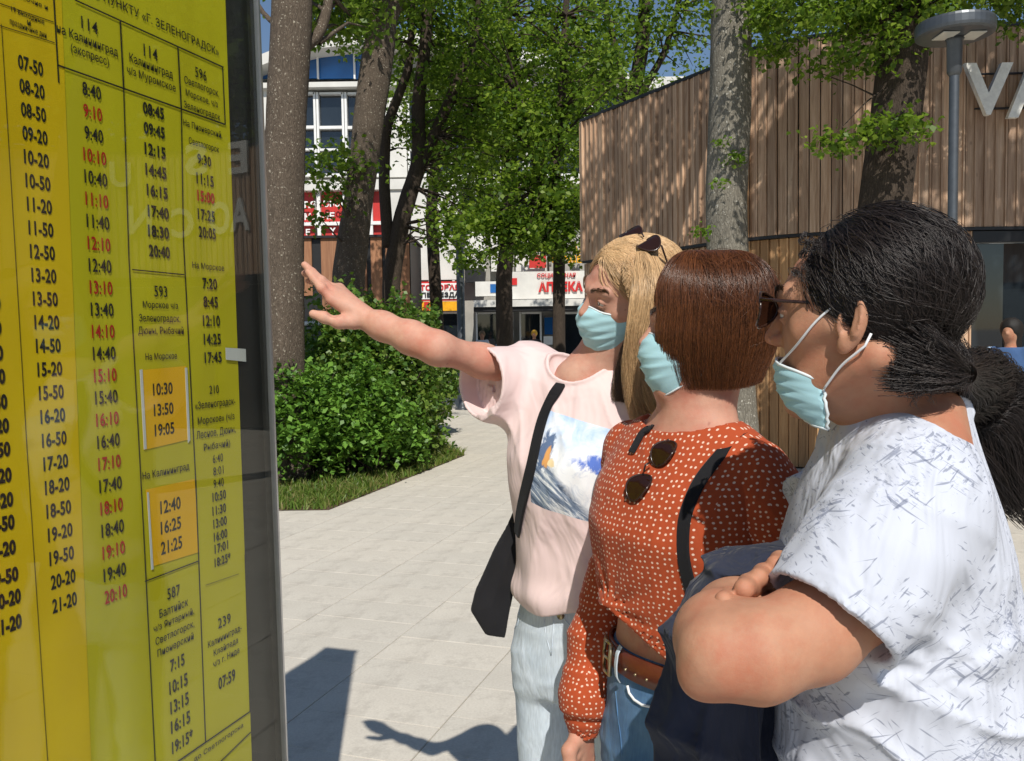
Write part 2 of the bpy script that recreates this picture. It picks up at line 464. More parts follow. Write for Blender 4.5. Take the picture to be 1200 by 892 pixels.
def branches(K, roots, mat, parent, r0=0.03, name='branch', frac=1.0, n=5):
    mb = MB()
    for k in K:
        if random.random() > frac: continue
        k = Vector(k)
        r = min(roots, key=lambda q: (Vector(q)-k).length + random.uniform(0, 0.4)); r = Vector(r)
        mid = r.lerp(k, 0.5) + Vector((random.uniform(-.1, .1), random.uniform(-.1, .1), random.uniform(0.0, .25)))*(k-r).length*0.5
        mb.tube([r, r.lerp(mid, .6), mid, mid.lerp(k, .6), k], [r0, r0*.75, r0*.5, r0*.32, r0*.12], n, cap=False)
    if mb.v: return mb.build(name, mat, parent, smooth=True)
def tree(label, trunks, crowns, bark, leaf, ncl, nper, spread, lsize, base, up=0.35, brfrac=1.0, br=0.03, name='tree', group=None):
    """trunks: list of (points, radii); crowns: list of (centre, radii, weight)"""
    t = tag(empty(name, base), label, 'tree', group)
    roots = []
    for i, (pts, rad) in enumerate(trunks):
        trunk_mesh('trunk' if i == 0 else 'limb', pts, rad, bark, t)
        pts = [Vector(p) for p in pts]
        for a, b_ in zip(pts[:-1], pts[1:]):
            if i > 0 or b_.z > 3.2:
                roots += [a.lerp(b_, q) for q in (0.3, 0.6, 0.95)]
    if not roots: roots = [Vector(trunks[0][0][-1])]
    allp = []; allk = []
    for c, rad, w in crowns:
        K, pts = clumps(c, rad, max(1, int(ncl*w)), nper, spread)
        allp.append(pts); allk.append(K)
    if allp:
        leaf_cloud('foliage', np.concatenate(allp), lsize, leaf, t, up)
        o = branches(np.concatenate(allk), roots, bark, t, br, 'branches', brfrac)
        if o: tag(o, kind='stuff')
    return t

# ------------------------------------------------------------------ lettering as flat meshes
def text_raw(body, bold=0.0, extrude=0.0, res=3):
    cu = bpy.data.curves.new("t", 'FONT'); cu.body = body; cu.size = 1.0
    cu.offset = bold; cu.extrude = extrude; cu.resolution_u = res
    cu.space_character = 1.05 if bold > 0 else 1.0
    o = bpy.data.objects.new("t", cu)
    me = bpy.data.meshes.new_from_object(o)
    bpy.data.objects.remove(o); bpy.data.curves.remove(cu)
    n = len(me.vertices); co = np.empty(n*3, np.float32); me.vertices.foreach_get("co", co)
    return me, co.reshape(-1, 3)
def text_on(name, body, mat, org, ex, ey, w, h, parent, bold=0.0, extrude=0.0, kind=None):
    """lettering centred on org, reading along ex, upright along ey, fitted to w x h metres"""
    me, co = text_raw(body, bold, extrude)
    lo, hi = co.min(0), co.max(0)
    ez = Vector(ex).cross(Vector(ey)).normalized()
    q = (co - (lo+hi)/2); s = np.array([w/max(hi[0]-lo[0], 1e-6), h/max(hi[1]-lo[1], 1e-6), 1.0])
    q = q*s
    W = np.array(org)+q[:, :1]*np.array(ex)+q[:, 1:2]*np.array(ey)+q[:, 2:3]*np.array(ez)
    me.vertices.foreach_set("co", W.astype(np.float32).ravel()); me.name = name
    me.materials.clear(); me.materials.append(mat); me.update()
    o = link(name, me, parent)
    return o

# ------------------------------------------------------------------ timetable case
BD = 1.80
BO = P(316, 446, BD)
def bp(px, py, off=0.0):
    r = ray(px, py); o = Vector((0, 0, EYE))
    t = ((BO + NRM*off - o).dot(NRM)) / r.dot(NRM)
    return o + r*t
board = tag(empty('timetable_case', (BO.x, BO.y, 0)), 'tall glazed street display case with yellow bus timetables and black border', 'timetable case')
def bquad(mb, corners, off, th=0.0006):
    fr = [bp(x, y, off) for x, y in corners]
    bk = [p - NRM*th for p in fr]
    mb.hexa([bk[0], bk[1], fr[1], fr[0], bk[3], bk[2], fr[2], fr[3]])
    return mb
tR, bR = bp(297, -150), bp(349, 1240)
nearx = -1.35
tL = tR + U*nearx; bL = bR + U*nearx
tL.z = tR.z; bL.z = bR.z
def slab(name, mat, o0, o1, ins=0.0, bev=0.0):
    a = [bL + U*ins + Vector((0, 0, ins)), bR - U*ins + Vector((0, 0, ins)), tR - U*ins - Vector((0, 0, ins)), tL + U*ins - Vector((0, 0, ins))]
    return MB().hexa([a[0]+NRM*o0, a[1]+NRM*o0, a[1]+NRM*o1, a[0]+NRM*o1, a[3]+NRM*o0, a[2]+NRM*o0, a[2]+NRM*o1, a[3]+NRM*o1]).build(name, mat, board, bevel=bev)
slab('back_box', M['black_back'], -0.16, -0.03, 0.004)
slab('black_backing', M['print_black'], -0.029, -0.0245, 0.004)
slab('front_glass', M['case_glass'], -0.006, -0.001, 0.006)
fm = MB()
w_ = 0.0055
for a, c in ((bL, tL), (bR - U*w_, tR - U*w_)):
    fm.hexa([a-NRM*.008, a+U*w_-NRM*.008, a+U*w_+NRM*.004, a+NRM*.004, c-NRM*.008, c+U*w_-NRM*.008, c+U*w_+NRM*.004, c+NRM*.004])
for z in (tR.z - w_, bR.z):
    a = Vector((bL.x, bL.y, z)) + U*w_; c = Vector((bR.x, bR.y, z)) - U*w_
    fm.hexa([a-NRM*.032, c-NRM*.032, c+NRM*.003, a+NRM*.003] + [q+Vector((0, 0, w_)) for q in (a-NRM*.032, c-NRM*.032, c+NRM*.003, a+NRM*.003)])
fm.build('metal_frame', M['alu'], board)
sl = MB(); q_ = [bR-U*.004, tR-U*.004]
sl.hexa([q_[0]-NRM*.0245, q_[0]+U*.0038-NRM*.0245, q_[0]+U*.0038-NRM*.0085, q_[0]-NRM*.0085, q_[1]-NRM*.0245, q_[1]+U*.0038-NRM*.0245, q_[1]+U*.0038-NRM*.0085, q_[1]-NRM*.0085]); sl.build('side_seal', M['print_black'], board)
top = MB(); ps = []
for i in range(13):
    s = i/12; ps.append((-1.35*(1-s), 0.012*math.sin(s*math.pi*6)))
for i in range(12):
    a, c = ps[i], ps[i+1]
    A = Vector((tR.x, tR.y, tR.z)) + U*a[0]; B = Vector((tR.x, tR.y, tR.z)) + U*c[0]
    top.hexa([A-NRM*.17, B-NRM*.17, B+NRM*.006, A+NRM*.006] + [A-NRM*.17+Vector((0, 0, .03+a[1])), B-NRM*.17+Vector((0, 0, .03+c[1])), B+NRM*.006+Vector((0, 0, .03+c[1])), A+NRM*.006+Vector((0, 0, .03+a[1]))])
top.build('case_roof', M['dark_metal'], board)
pl = MB()
for s in (-1.2, -0.12):
    c = Vector((bR.x, bR.y, 0)) + U*s - NRM*0.09
    pl = MB(); pl.hexa([c-U*.04-NRM*.04, c+U*.04-NRM*.04, c+U*.04+NRM*.04, c-U*.04+NRM*.04] + [q+Vector((0, 0, bR.z+.02)) for q in (c-U*.04-NRM*.04, c+U*.04-NRM*.04, c+U*.04+NRM*.04, c-U*.04+NRM*.04)]); pl.build('case_foot', M['dark_metal'], board)

SO = -0.022
bquad(MB(), [(-500, 1500), (420, 1500), (360, -120), (-500, -300)], SO-0.003).build('black_border', M['print_black'], board) if False else None
bquad(MB(), [(-420, 1300), (299, 1000), (262, -60), (-420, -400)], SO-0.0012).build('olive_sheet', M['sheet_olive'], board)
bquad(MB(), [(-420, 1290), (114, 1075), (66, -160), (-420, -380)], SO-0.0004).build('gold_sheet', M['sheet_gold'], board)
def bline(x0, y0, x1, y1, w=1.1, mat='print_black'):
    dx, dy = x1-x0, y1-y0; L = math.hypot(dx, dy); nx, ny = -dy/L*w/2, dx/L*w/2
    return bquad(MB(), [(x0+nx, y0+ny), (x1+nx, y1+ny), (x1-nx, y1-ny), (x0-nx, y0-ny)], SO+0.0006, 0.0003).build('ruled_line', M[mat], board)
for l in [(88, 0, 262, 79, 1.6), (67, 76, 264, 146, 1.8), (241, 870, 293, 834, 1.3), (205, 895, 241, 870, 1.6), (255, 896, 294, 858, 1.0),
          (141, 25, 145, 104, 1.5), (145, 104, 151, 300, 1.1), (151, 300, 168, 615, 1.0), (168, 615, 182, 896, 1.0),
          (208.5, 54, 212.6, 128, 1.4), (212.6, 128, 215, 280), (215, 280, 229.6, 567), (229.6, 567, 241, 870, 1.1),
          (261, 79, 264, 146, 1.0), (287, 650, 293, 834, 0.8), (155, 316, 216, 322, 1.4), (170, 681.5, 232.6, 657.6, 1.3),
          (63, -5, 69, 97, 1.6), (1.7, 28, 17, 280, .5), (17, 280, 32, 531, .5), (32, 531, 56, 892, .5), (0, 30, 64, 50, .8), (0, 4, 63, 26, .8),
          (241, 686, 280, 672.5, .5)]:
    bline(*l)
def bt(body, px, py, w, h, mat='print_black', bold=0.03):
    c = bp(px, py, SO+0.0004)
    W = (bp(px+w/2, py, SO)-bp(px-w/2, py, SO)).dot(U)
    H = (bp(px, py-h/2, SO)-bp(px, py+h/2, SO)).z
    H *= 1.1; bold = bold+.004
    o = text_on('printed_time' if body[0].isdigit() else 'printed_heading', body, M[mat], c, U, (0, 0, 1), W, H, board, bold)
A = "07-50 08-20 08-50 09-20 10-20 10-50 11-20 11-50 12-50 13-20 13-50 14-20 14-50 15-20 15-50 16-20 16-50 17-20 18-20 18-50 19-20 19-50 20-20 21-20".split()
for i, s in enumerate(A):
    bt(s, 36+40*i/23, 77+629*i/23, 29, 15.5, bold=0.024)
Z = "13-50 14-20 14-50 15-20 15-50 16-20 16-50 17-20 18-20 18-50 19-20 19-50 20-20 21-20".split()
for s, y, xr in zip(Z, (355, 384, 414, 442, 472, 500, 528, 559, 588, 615, 645, 677, 703, 733), (1, 2, 4, 6.5, 9, 11, 12.5, 14, 16, 17.5, 19, 22, 25, 26)):
    bt(s, xr-17, y, 34, 17, bold=0.045)
Bc = "8:40 9:10 9:40 10:10 10:40 11:10 11:40 12:10 12:40 13:10 13:40 14:10 14:40 15:10 15:40 16:10 16:40 17:10 17:40 18:10 18:40 19:10 19:40 20:10".split()
for i, s in enumerate(Bc):
    bt(s, 107.6+28.4*i/23, 106.6+589.4*i/23, 21.5 if len(s) == 4 else 26.5, 14.5, 'print_red' if s.endswith(':10') else 'print_black', 0.014)
for s, x, y, w, h in [
    ("О ПУНКТУ «Г. ЗЕЛЕНОГРАДСК»", 190, 30, 142, 11), ("114", 105, 29.6, 19, 13), ("на Калининград", 104, 49, 70, 12.5), ("(экспресс)", 106, 66, 44, 12),
    ("в рабочие и", 33, 0, 46, 7), ("19 выходные", 33, 19, 38, 7), ("и", 34, 27, 4, 5), ("праздничные дни", 33.5, 35, 42, 7),
    ("114", 176.6, 61.5, 16, 13), ("Калининград", 178, 79, 50, 12), ("ч/з Муромское", 178.5, 94, 56, 11),
    ("593", 188.5, 341.7, 15, 12), ("Морское ч/з", 188.6, 358.5, 41, 9), ("Зеленоградск,", 188, 374, 48, 10), ("Дюны, Рыбачий", 189.6, 388, 53, 10),
    ("На Морское", 189.5, 418.5, 37, 9), ("На Калининград", 195.5, 553, 55, 10),
    ("587", 203.6, 693.7, 15, 12), ("Балтийск", 204, 712, 34, 9.5), ("ч/з Янтарный,", 204.6, 727, 48, 9.5), ("Светлогорск,", 205.7, 742, 46, 10), ("Пионерский", 206.3, 756, 43, 10),
    ("596", 235.5, 86.8, 13, 11), ("Светлогорск,", 237, 102.6, 40, 10), ("Морское, ч/з", 237, 116.5, 37, 9), ("Зеленоградск", 237.5, 131, 42, 9.5),
    ("На Пионерский,", 238.5, 152, 45, 9), ("Светлогорск", 239.5, 171, 35, 9), ("На Морское", 244.6, 313.4, 37, 8.5),
    ("210", 251, 456.5, 11, 9), ("«Зеленоградск-", 253, 473.7, 47, 10), ("Морское» (ч/з", 254, 491.6, 43, 10), ("Лесное, Дюны,", 254, 507, 46, 10), ("Рыбачий)", 254.7, 522.5, 31, 10),
    ("239", 263, 727.6, 15, 11), ("Калининград-", 264, 746, 40, 9), ("Клайпеда", 265, 758, 29, 8.5), ("ч/з г. Нида", 265.5, 770.5, 31, 8.5),
    ("г. до Светлогорска", 254, 872, 66, 7)]:
    bt(s, x, y, w, h, bold=0.004)
for s, x, y in zip("08:45 09:45 12:15 14:45 16:15 17:40 18:30 20:40".split(), (180, 181, 182, 183, 184.5, 185.7, 186, 187), (130, 153, 177, 201, 224.7, 249, 272, 295)):
    bt(s, x, y, 24.5, 13)
for s, x, y, w, h in [("10:30", 191, 455.7, 23, 13), ("13:50", 192, 479.5, 23, 13), ("19:05", 193, 503, 23, 13),
    ("12:40", 200, 592, 24, 14), ("16:25", 200.5, 615.5, 24, 14), ("21:25", 201.3, 639, 25, 14),
    ("7:15", 208, 776.6, 17, 13), ("10:15", 209.3, 801, 22, 14), ("13:15", 210.6, 823.8, 22, 14), ("16:15", 211.8, 846, 23, 14), ("19:15*", 214, 868.6, 25, 14),
    ("9:30", 239.5, 188, 16, 11), ("11:15", 240.5, 211, 20, 12), ("17:25", 242, 252.5, 20, 12), ("20:05", 243, 273, 20, 12),
    ("7:20", 246, 332.7, 17, 12), ("8:45", 247, 354, 17, 12), ("12:10", 248, 376, 20, 12), ("14:25", 249, 397.6, 20, 12), ("17:45", 250, 419, 20, 12),
    ("6:40", 255.4, 537, 12, 9), ("8:01", 256, 551.5, 12, 9), ("9:40", 256.3, 566, 12, 9), ("10:50", 257, 581, 16, 10), ("11:30", 257, 597, 16, 10),
    ("13:00", 258, 612, 16, 10), ("16:00", 258.6, 627, 16, 10), ("17:01", 259.5, 641, 16, 10), ("18:25*", 261, 656, 19, 10), ("07:59", 266, 796, 20, 13)]:
    bt(s, x, y, w, h, bold=0.0 if h == 9 else 0.02)
bt("15:00", 241.5, 231, 20, 12, 'print_red')
for cs in ([(168.5, 527.5), (222, 515), (218, 429), (164, 434)], [(178.4, 664), (233.6, 647), (228, 561.5), (171, 574)]):
    bquad(MB(), cs, SO-0.0001, 0.0004).build('pasted_slip', M['patch_orange'], board)
bquad(MB(), [(265, 421.5), (288.5, 424), (288, 409), (264.5, 407.5)], SO+0.002, 0.0006).build('tape_piece', M['tape'], board)
for cs in ([(169, 527), (172, 526), (167, 433), (164, 433.5)], [(177.5, 668), (180, 667), (174.5, 577), (172.5, 577)], [(220.5, 519), (223, 516), (219.5, 431), (217, 431)]):
    bquad(MB(), cs, SO+0.001, 0.0008).build('clear_tape', M['tape'], board)

# ------------------------------------------------------------------ timber clad cafe
cafe = tag(empty('timber_cafe', (3.3, 9.6, 0)), 'curved cafe building clad in upright larch boards with white letters', 'cafe')
S1 = [(1.10, 12.70), (2.47, 10.28)]
S2 = [(2.72, 9.92), (3.3, 9.5), (4.3, 9.25), (5.5, 9.2), (7.0, 9.4), (9.0, 9.6), (11.2, 9.2), (12.8, 7.6), (13.4, 5.2), (13.5, 0.0), (13.5, -4.0)]
def walk(poly, step):
    out = []; acc = 0.0
    P_ = [Vector((*p, 0)) for p in poly]
    if len(P_) > 2:
        Q = [P_[0]]
        for i in range(len(P_)-1):
            p0 = P_[max(i-1, 0)]; p1 = P_[i]; p2 = P_[i+1]; p3 = P_[min(i+2, len(P_)-1)]
            for k in range(1, 13):
                t = k/12
                Q.append(0.5*((2*p1)+(p2-p0)*t+(2*p0-5*p1+4*p2-p3)*t*t+(3*p1-p0-3*p2+p3)*t**3))
        P_ = Q
    seg = 0; pos = P_[0].copy(); left = step
    out.append((pos.copy(), (P_[1]-P_[0]).normalized()))
    while seg < len(P_)-1:
        d = P_[seg+1]-pos
        if d.length < left: left -= d.length; pos = P_[seg+1].copy(); seg += 1
        else:
            pos = pos + d.normalized()*left; out.append((pos.copy(), d.normalized())); left = step
    return out
TOPZ, LEDZ = 4.70, 2.63
plank_cache = {}
def plank(pos, tan, w, z0, z1, prou, mat, name='board'):
    key = (round(w, 3), z0, z1, mat)
    if key not in plank_cache:
        mb = MB()
        a = w/2-0.004
        mb.hexa([(-a, 0, z0), (a, 0, z0), (a, -0.022, z0), (-a, -0.022, z0), (-a, 0, z1), (a, 0, z1), (a, -0.022, z1), (-a, -0.022, z1)][::1])
        # batten edge: a thin raised lip gives each board its own shadow line
        mb.hexa([(a-.02, -0.022, z0+.001), (a-.002, -0.022, z0+.001), (a-.002, -0.044, z0+.001), (a-.02, -0.044, z0+.001)] + [(a-.02, -0.022, z1-.001), (a-.002, -0.022, z1-.001), (a-.002, -0.044, z1-.001), (a-.02, -0.044, z1-.001)])
        plank_cache[key] = mb.mesh(name, M[mat])
    o = link(name, plank_cache[key], cafe, keep=False)
    n = Vector((tan.y, -tan.x, 0))
    loc = pos + n*prou
    o.matrix_parent_inverse = world_mat(cafe).inverted()
    o.location = loc; o.rotation_euler = (0, 0, math.atan2(tan.y, tan.x))
    return o
nb = 0; far_boards = []
w1 = walk(S1, 0.105); w2 = walk(S2, 0.112)
for (pos, tan) in w1:
    plank(pos, tan, 0.105, LEDZ, TOPZ-0.05, random.uniform(0, 0.032), 'larch'); nb += 1
    plank(pos, tan, 0.105, 0.02, LEDZ-.04, -0.05+random.uniform(0, 0.01), 'larch'); nb += 1
for i, (pos, tan) in enumerate(w2):
    if i < 95: plank(pos, tan, 0.112, LEDZ, TOPZ+0.02, random.uniform(0, 0.032), 'larch'); nb += 1
    elif i % 2 == 0: far_boards.append((pos, tan))
    if pos.x < 4.95 and pos.y > 8: plank(pos, tan, 0.112, 0.02, LEDZ-.04, -0.05+random.uniform(0, 0.01), 'larch_orange' if pos.x < 3.5 else 'larch'); nb += 1
print("cafe boards", nb)
fb = MB()
for pos, tan in far_boards:
    n_ = Vector((tan.y, -tan.x, 0))
    for z0, z1, o_ in ((LEDZ, TOPZ+.02, 0.0),):
        q = [pos-tan*.1, pos+tan*.11, pos+tan*.11+n_*.022, pos-tan*.1+n_*.022]
        fb.hexa([a_+Vector((0, 0, z0)) for a_ in q]+[a_+Vector((0, 0, z1)) for a_ in q])
tag(fb.build('boards', M['larch'], cafe), kind='stuff')
# backing wall, coping, ledge
def band(name, mat, pts, z0, z1, o0, o1, parent=cafe):
    mb = MB()
    for (a, ta), (b_, tb) in zip(pts[:-1], pts[1:]):
        na = Vector((ta.y, -ta.x, 0)); nb_ = Vector((tb.y, -tb.x, 0))
        q = [a+na*o0, b_+nb_*o0, b_+nb_*o1, a+na*o1]
        mb.hexa([p+Vector((0, 0, z0)) for p in q] + [p+Vector((0, 0, z1)) for p in q])
    return mb.build(name, mat, parent)
f1 = walk(S1, 0.5) + [(Vector((2.50, 10.23, 0)), (Vector((2.47, 10.28, 0))-Vector((1.10, 12.70, 0))).normalized())]
f2 = walk(S2, 0.4)
for f, tz in ((f1, TOPZ-.05), (f2, TOPZ+.02)):
    band('coping', M['dark_metal'], f, tz, tz+.04, -0.25, 0.06)
    band('ledge', M['dark_metal'], f, LEDZ-.035, LEDZ-.003, -0.1, 0.045)
    band('backing_wall', M['black_back'], f, LEDZ-.04, tz-.01, -0.3, -0.06)
band('backing_wall', M['black_back'], f1, 0, LEDZ-.045, -0.3, -0.12)
band('backing_wall', M['black_back'], [q for q in f2 if q[0].x < 5.1], 0, LEDZ-.045, -0.3, -0.12)
MB().box((2.47, 9.93, 0), (2.62, 12.5, TOPZ-.04)).build('corner_return', M['black_back'], cafe)
for dx, z0, z1 in ((0, LEDZ, TOPZ+.01), (0.07, LEDZ, TOPZ+.01), (0.0, 0.0, LEDZ-.05)):
    MB().box((2.60+dx, 9.86-dx*.8, z0), (2.655+dx, 9.93-dx*.8, z1)).build('corner_post', M['larch_orange'], cafe, bevel=.004)
# glazed opening on the right: dimness of the room put into the opaque glass colour
rw = [q for q in f2 if q[0].x > 4.9]
band('window_frame', M['black_plastic'], rw, LEDZ-.16, LEDZ-.045, -0.14, 0.02)
band('window_glass', M['dark_glass'], rw, 0.05, LEDZ-.165, -0.12, -0.10)
for q in rw[::3]:
    n_ = Vector((q[1].y, -q[1].x, 0)); c = q[0]-n_*.06
    MB().hexa([c+a*.025*q[1]+b_*.03*n_ for a, b_ in ((-1, -1), (1, -1), (1, 1), (-1, 1))] + [c+a*.025*q[1]+b_*.03*n_+Vector((0, 0, LEDZ-.165)) for a, b_ in ((-1, -1), (1, -1), (1, 1), (-1, 1))]).build('window_mullion', M['black_plastic'], cafe)
# V A lettering on two rails
for z in (3.86, 4.22):
    MB().tube([(4.92, 9.13, z), (5.6, 9.12, z), (6.2, 9.16, z)], 0.012, 6).build('sign_rail', M['dark_metal'], cafe)
c = P(1157, 105, 9.0)
text_on('letter', 'V', M['letter_white'], c, (1, 0, 0), (0, 0, 1), 0.5, 0.53, cafe, 0.03, 0.03)
c = P(1208, 108, 9.0)
text_on('letter', 'A', M['letter_white'], c, (1, 0, 0), (0, 0, 1), 0.5, 0.53, cafe, 0.03, 0.03)
# white letters further along the facade: seen, mirrored, in the glass of the timetable case
fpl = [q[0] for q in walk(S2, 0.05)]; ftn = [q[1] for q in walk(S2, 0.05)]
for ch, px, py, hpx in (('N', 168, 259, 30), ('C', 215, 262, 32), ('O', 259, 256, 36), ('A', 285, 252, 36), ('U', 145, 206, 26), ('S', 231, 188, 34), ('E', 284, 186, 34)):
    r = ray(px, py).normalized(); hp = bp(px, py, -.001); rr_ = r - NRM*2*r.dot(NRM)
    best = None
    for tq in np.arange(2, 20, .05):
        q = hp+rr_*tq
        for k in range(0, len(fpl), 3):
            e = (fpl[k].x-q.x)**2+(fpl[k].y-q.y)**2
            if best is None or e < best[0]: best = (e, k, q.z, tq)
    k = best[1]; n_ = Vector((ftn[k].y, -ftn[k].x, 0)); tot = best[3]+(hp-Vector((0, 0, EYE))).length
    s_ = hpx*tot/FOC
    text_on('letter', ch, M['letter_white'], fpl[k]+n_*.08+Vector((0, 0, best[2])), ftn[k], (0, 0, 1), s_*.8, s_, cafe, .03, .02)
# stones at the foot of the wall
for k in range(26):
    bm = bmesh.new(); bmesh.ops.create_icosphere(bm, subdivisions=2, radius=1)
    r = random.uniform(.03, .075)
    for v in bm.verts: v.co = Vector((v.co.x*r*1.3, v.co.y*r, v.co.z*r*.6))*random.uniform(.85, 1.1)
    me = bpy.data.meshes.new('foot_stone'); bm.to_mesh(me); bm.free(); me.materials.append(M['white_wall'])
    o = link('foot_stone', me, cafe, keep=True); t_ = random.choice(w2[:30]); o.location = t_[0]+Vector((random.uniform(-.1, .1), -0.15-random.uniform(0, .12), r*.3)); o.rotation_euler.z = random.random()*6

# ------------------------------------------------------------------ street lamps
def lamp(base, H, rpole, rhead, label, mod=True):
    t = tag(empty('street_lamp', base), label, 'street lamp', 'slim grey disc topped street lamps')
    b = Vector(base)
    MB().lathe([(rpole*1.9, 0), (rpole*1.9, .02), (rpole*1.15, .03), (rpole, .05), (rpole, H-.35), (rpole*1.0, H-.34)], b, 20).build('pole', M['metal_grey'], t, True)
    MB().lathe([(rpole*1.02, H-.36), (rpole*1.5, H-.33), (rpole*1.6, H-.12), (rpole*2.0, H-.09)], b, 20).build('collar', M['metal_grey'], t, True)
    h = MB().lathe([(rhead*.3, H-.095), (rhead*.9, H-.085), (rhead*.985, H-.075), (rhead, H-.055), (rhead, H-.005), (rhead*.98, H+.012), (rhead*.6, H+.03)], b, 40).build('lamp_head', M['metal_grey'], t, False)
    for s in (-1, 1):
        l = MB().box((b.x+s*rhead*.36-rhead*.22, b.y-rhead*.55, H-.100), (b.x+s*rhead*.36+rhead*.22, b.y+rhead*.1, H-.094)).build('light_panel', M['lens'], h)
    return t
lp = P(1117, 200, 6.2); lamp((lp.x, lp.y, 0), P(1125, 34, 6.2).z+.03, .034, .262, 'tall grey street lamp with flat disc head in front of timber cafe')
lp = P(541.5, 440, 18.0); lamp((lp.x, lp.y, 0), P(541, 270, 18.0).z, .085, .22, 'slim grey street lamp standing beyond the shrub on the path')

# ------------------------------------------------------------------ litter container behind shrubs
tb = tag(empty('waste_container', (-2.45, 11.6, 0)), 'dark grey street container with pale lid behind the shrubs', 'container')
x0, x1 = P(350, 400, 11.6).x, P(382, 400, 11.6).x
MB().box((x0, 11.4, 0.03), (x1, 12.0, P(370, 382, 11.6).z)).build('container_body', M['metal_grey'], tb, bevel=.02)
MB().box((x0-.03, 11.36, P(370, 382, 11.6).z+.002), (x1+.03, 12.04, P(370, 377, 11.6).z)).build('lid', M['white_paint'], tb, bevel=.015)
cr = MB()
xa, xb = P(385, 400, 11.7).x, P(399, 400, 11.7).x
za, zb = P(390, 425, 11.7).z, P(390, 380, 11.7).z
for x in (xa, xb): cr.box((x-.012, 11.7, za-.8), (x+.012, 11.73, zb))
for z in np.linspace(za, zb-.01, 5): cr.box((xa+.013, 11.7, z-.01), (xb-.013, 11.72, z+.01))
tag(cr.build('metal_rack', M['alu']), 'small light metal rack beside the grey container', 'rack')

# ------------------------------------------------------------------ kiosk of brown boards behind the trees
kd = 21.0
kk = tag(empty('wooden_kiosk', (P(415, 400, kd).x, kd, 0)), 'brown boarded kiosk standing between the tree trunks', 'kiosk')
zt, zb_ = P(415, 279, kd).z, P(415, 346, kd).z
MB().box((P(348, 400, kd).x, kd, 0), (P(483, 400, kd).x, kd+2.5, zt-.02)).build('kiosk_core', M['black_back'], kk)
for a, b_ in ((350, 366), (377, 397), (399, 412), (421, 430), (435, 448), (452, 465), (466, 480)):
    y1 = zb_ if a < 370 else zb_-.9
    MB().box((P(a, 310, kd).x, kd-.05, y1), (P(b_, 310, kd).x, kd-.003, zt)).build('kiosk_board', M['kiosk_wood'], kk)
MB().box((P(346, 400, kd).x, kd-.12, zt+.002), (P(485, 400, kd).x, kd+2.6, zt+.06)).build('kiosk_roof', M['dark_metal'], kk)

# ------------------------------------------------------------------ white shopping building far back
bd = 32.0
bld = tag(empty('shopping_building', (P(560, 400, bd).x, bd, 0)), 'white two storey shopping building with arched roof and shop signs', 'building')
def rect(name, mat, px0, py0, px1, py1, off=0.0, th=0.2, parent=None, bev=0.0):
    """box whose front stands off metres in front of the facade"""
    d = bd-off; cx, cy = (px0+px1)/2, (py0+py1)/2
    x0_, x1_ = P(px0, cy, d).x, P(px1, cy, d).x; z1_, z0_ = P(cx, py0, d).z, P(cx, py1, d).z
    return MB().box((x0_, d, max(z0_, 0)), (x1_, d+th, z1_)).build(name, M[mat], parent or bld)
rect('facade_wall', 'grey_wall', 296, 97, 860, 450, -0.3, 8)
rect('cornice', 'white_wall', 296, 93, 860, 99, 0.35, 0.6)
roofp = [(285, 74), (300, 66), (335, 52), (370, 44), (411, 39), (470, 38), (519, 41), (562, 45), (592, 51), (633, 64), (680, 76), (760, 90), (860, 92)]
mb = MB()
for (a, ya), (c, yc) in zip(roofp[:-1], roofp[1:]):
    q = [P(a, ya+13, bd-.8), P(c, yc+13, bd-.8), P(c, yc, bd-.8), P(a, ya, bd-.8)]
    mb.hexa([q[0], q[1], q[1]+Vector((0, 8, 0)), q[0]+Vector((0, 8, 0)), q[3], q[2], q[2]+Vector((0, 8, 0)), q[3]+Vector((0, 8, 0))])
mb.build('arched_roof', M['white_wall'], bld)
for i, (a, b_) in enumerate(((297, 330), (331, 372), (373, 415), (416, 455), (456, 500), (501, 545), (546, 590), (591, 640))):
    yt = 58 if i > 0 else 74
    rect('roof_glazing', 'blue_glass' if i < 4 else 'grey_wall', a, yt, b_-1, 92, -0.2, 0.1)
    rect('glazing_bar', 'white_paint', b_-1, yt, b_+1, 92, 0.02, 0.1)
win_bays = [(318, 368), (374, 401), (407, 432), (437, 452), (480, 500), (507, 527), (533, 553), (560, 585), (592, 612), (620, 645), (653, 680), (700, 730), (740, 770)]
for a, b_ in win_bays:
    w = rect('window', 'dark_glass', a, 110, b_, 205, 0.0-.2, 0.05)
    for args in ((a-2.6, 108, a, 207), (b_, 108, b_+2.6, 207), (a+.1, 147.5, b_-.1, 151), (a+.1, 108, b_-.1, 110.6), (a+.1, 203.5, b_-.1, 207), (a+.1, 174, b_-.1, 176.5)):
        rect('window_frame', 'white_paint', *args, 0.03, 0.25, w)
    rect('window', 'dark_glass' if a > 450 else 'red_panel', a, 223, b_, 278, -0.2, 0.05)
rect('sill_band', 'white_wall', 296, 208, 860, 220, 0.2, 0.6)
for a, b_ in ((296, 316), (455, 476), (501, 505), (529, 532), (555, 559), (587, 591), (614, 619), (647, 652), (683, 697), (733, 738)):
    rect('pilaster', 'white_wall', a, 99.5, b_, 207.5, 0.1, 0.5)
    rect('pilaster', 'white_wall', a, 220.5, b_, 330, 0.1, 0.5)
for x in (373.5, 404, 434.5):
    rect('panel_bar', 'white_paint', x-2, 222, x+2, 279, 0.02, 0.2)
rect('panel_bar', 'white_paint', 320, 260, 450, 264, 0.05, 0.2)
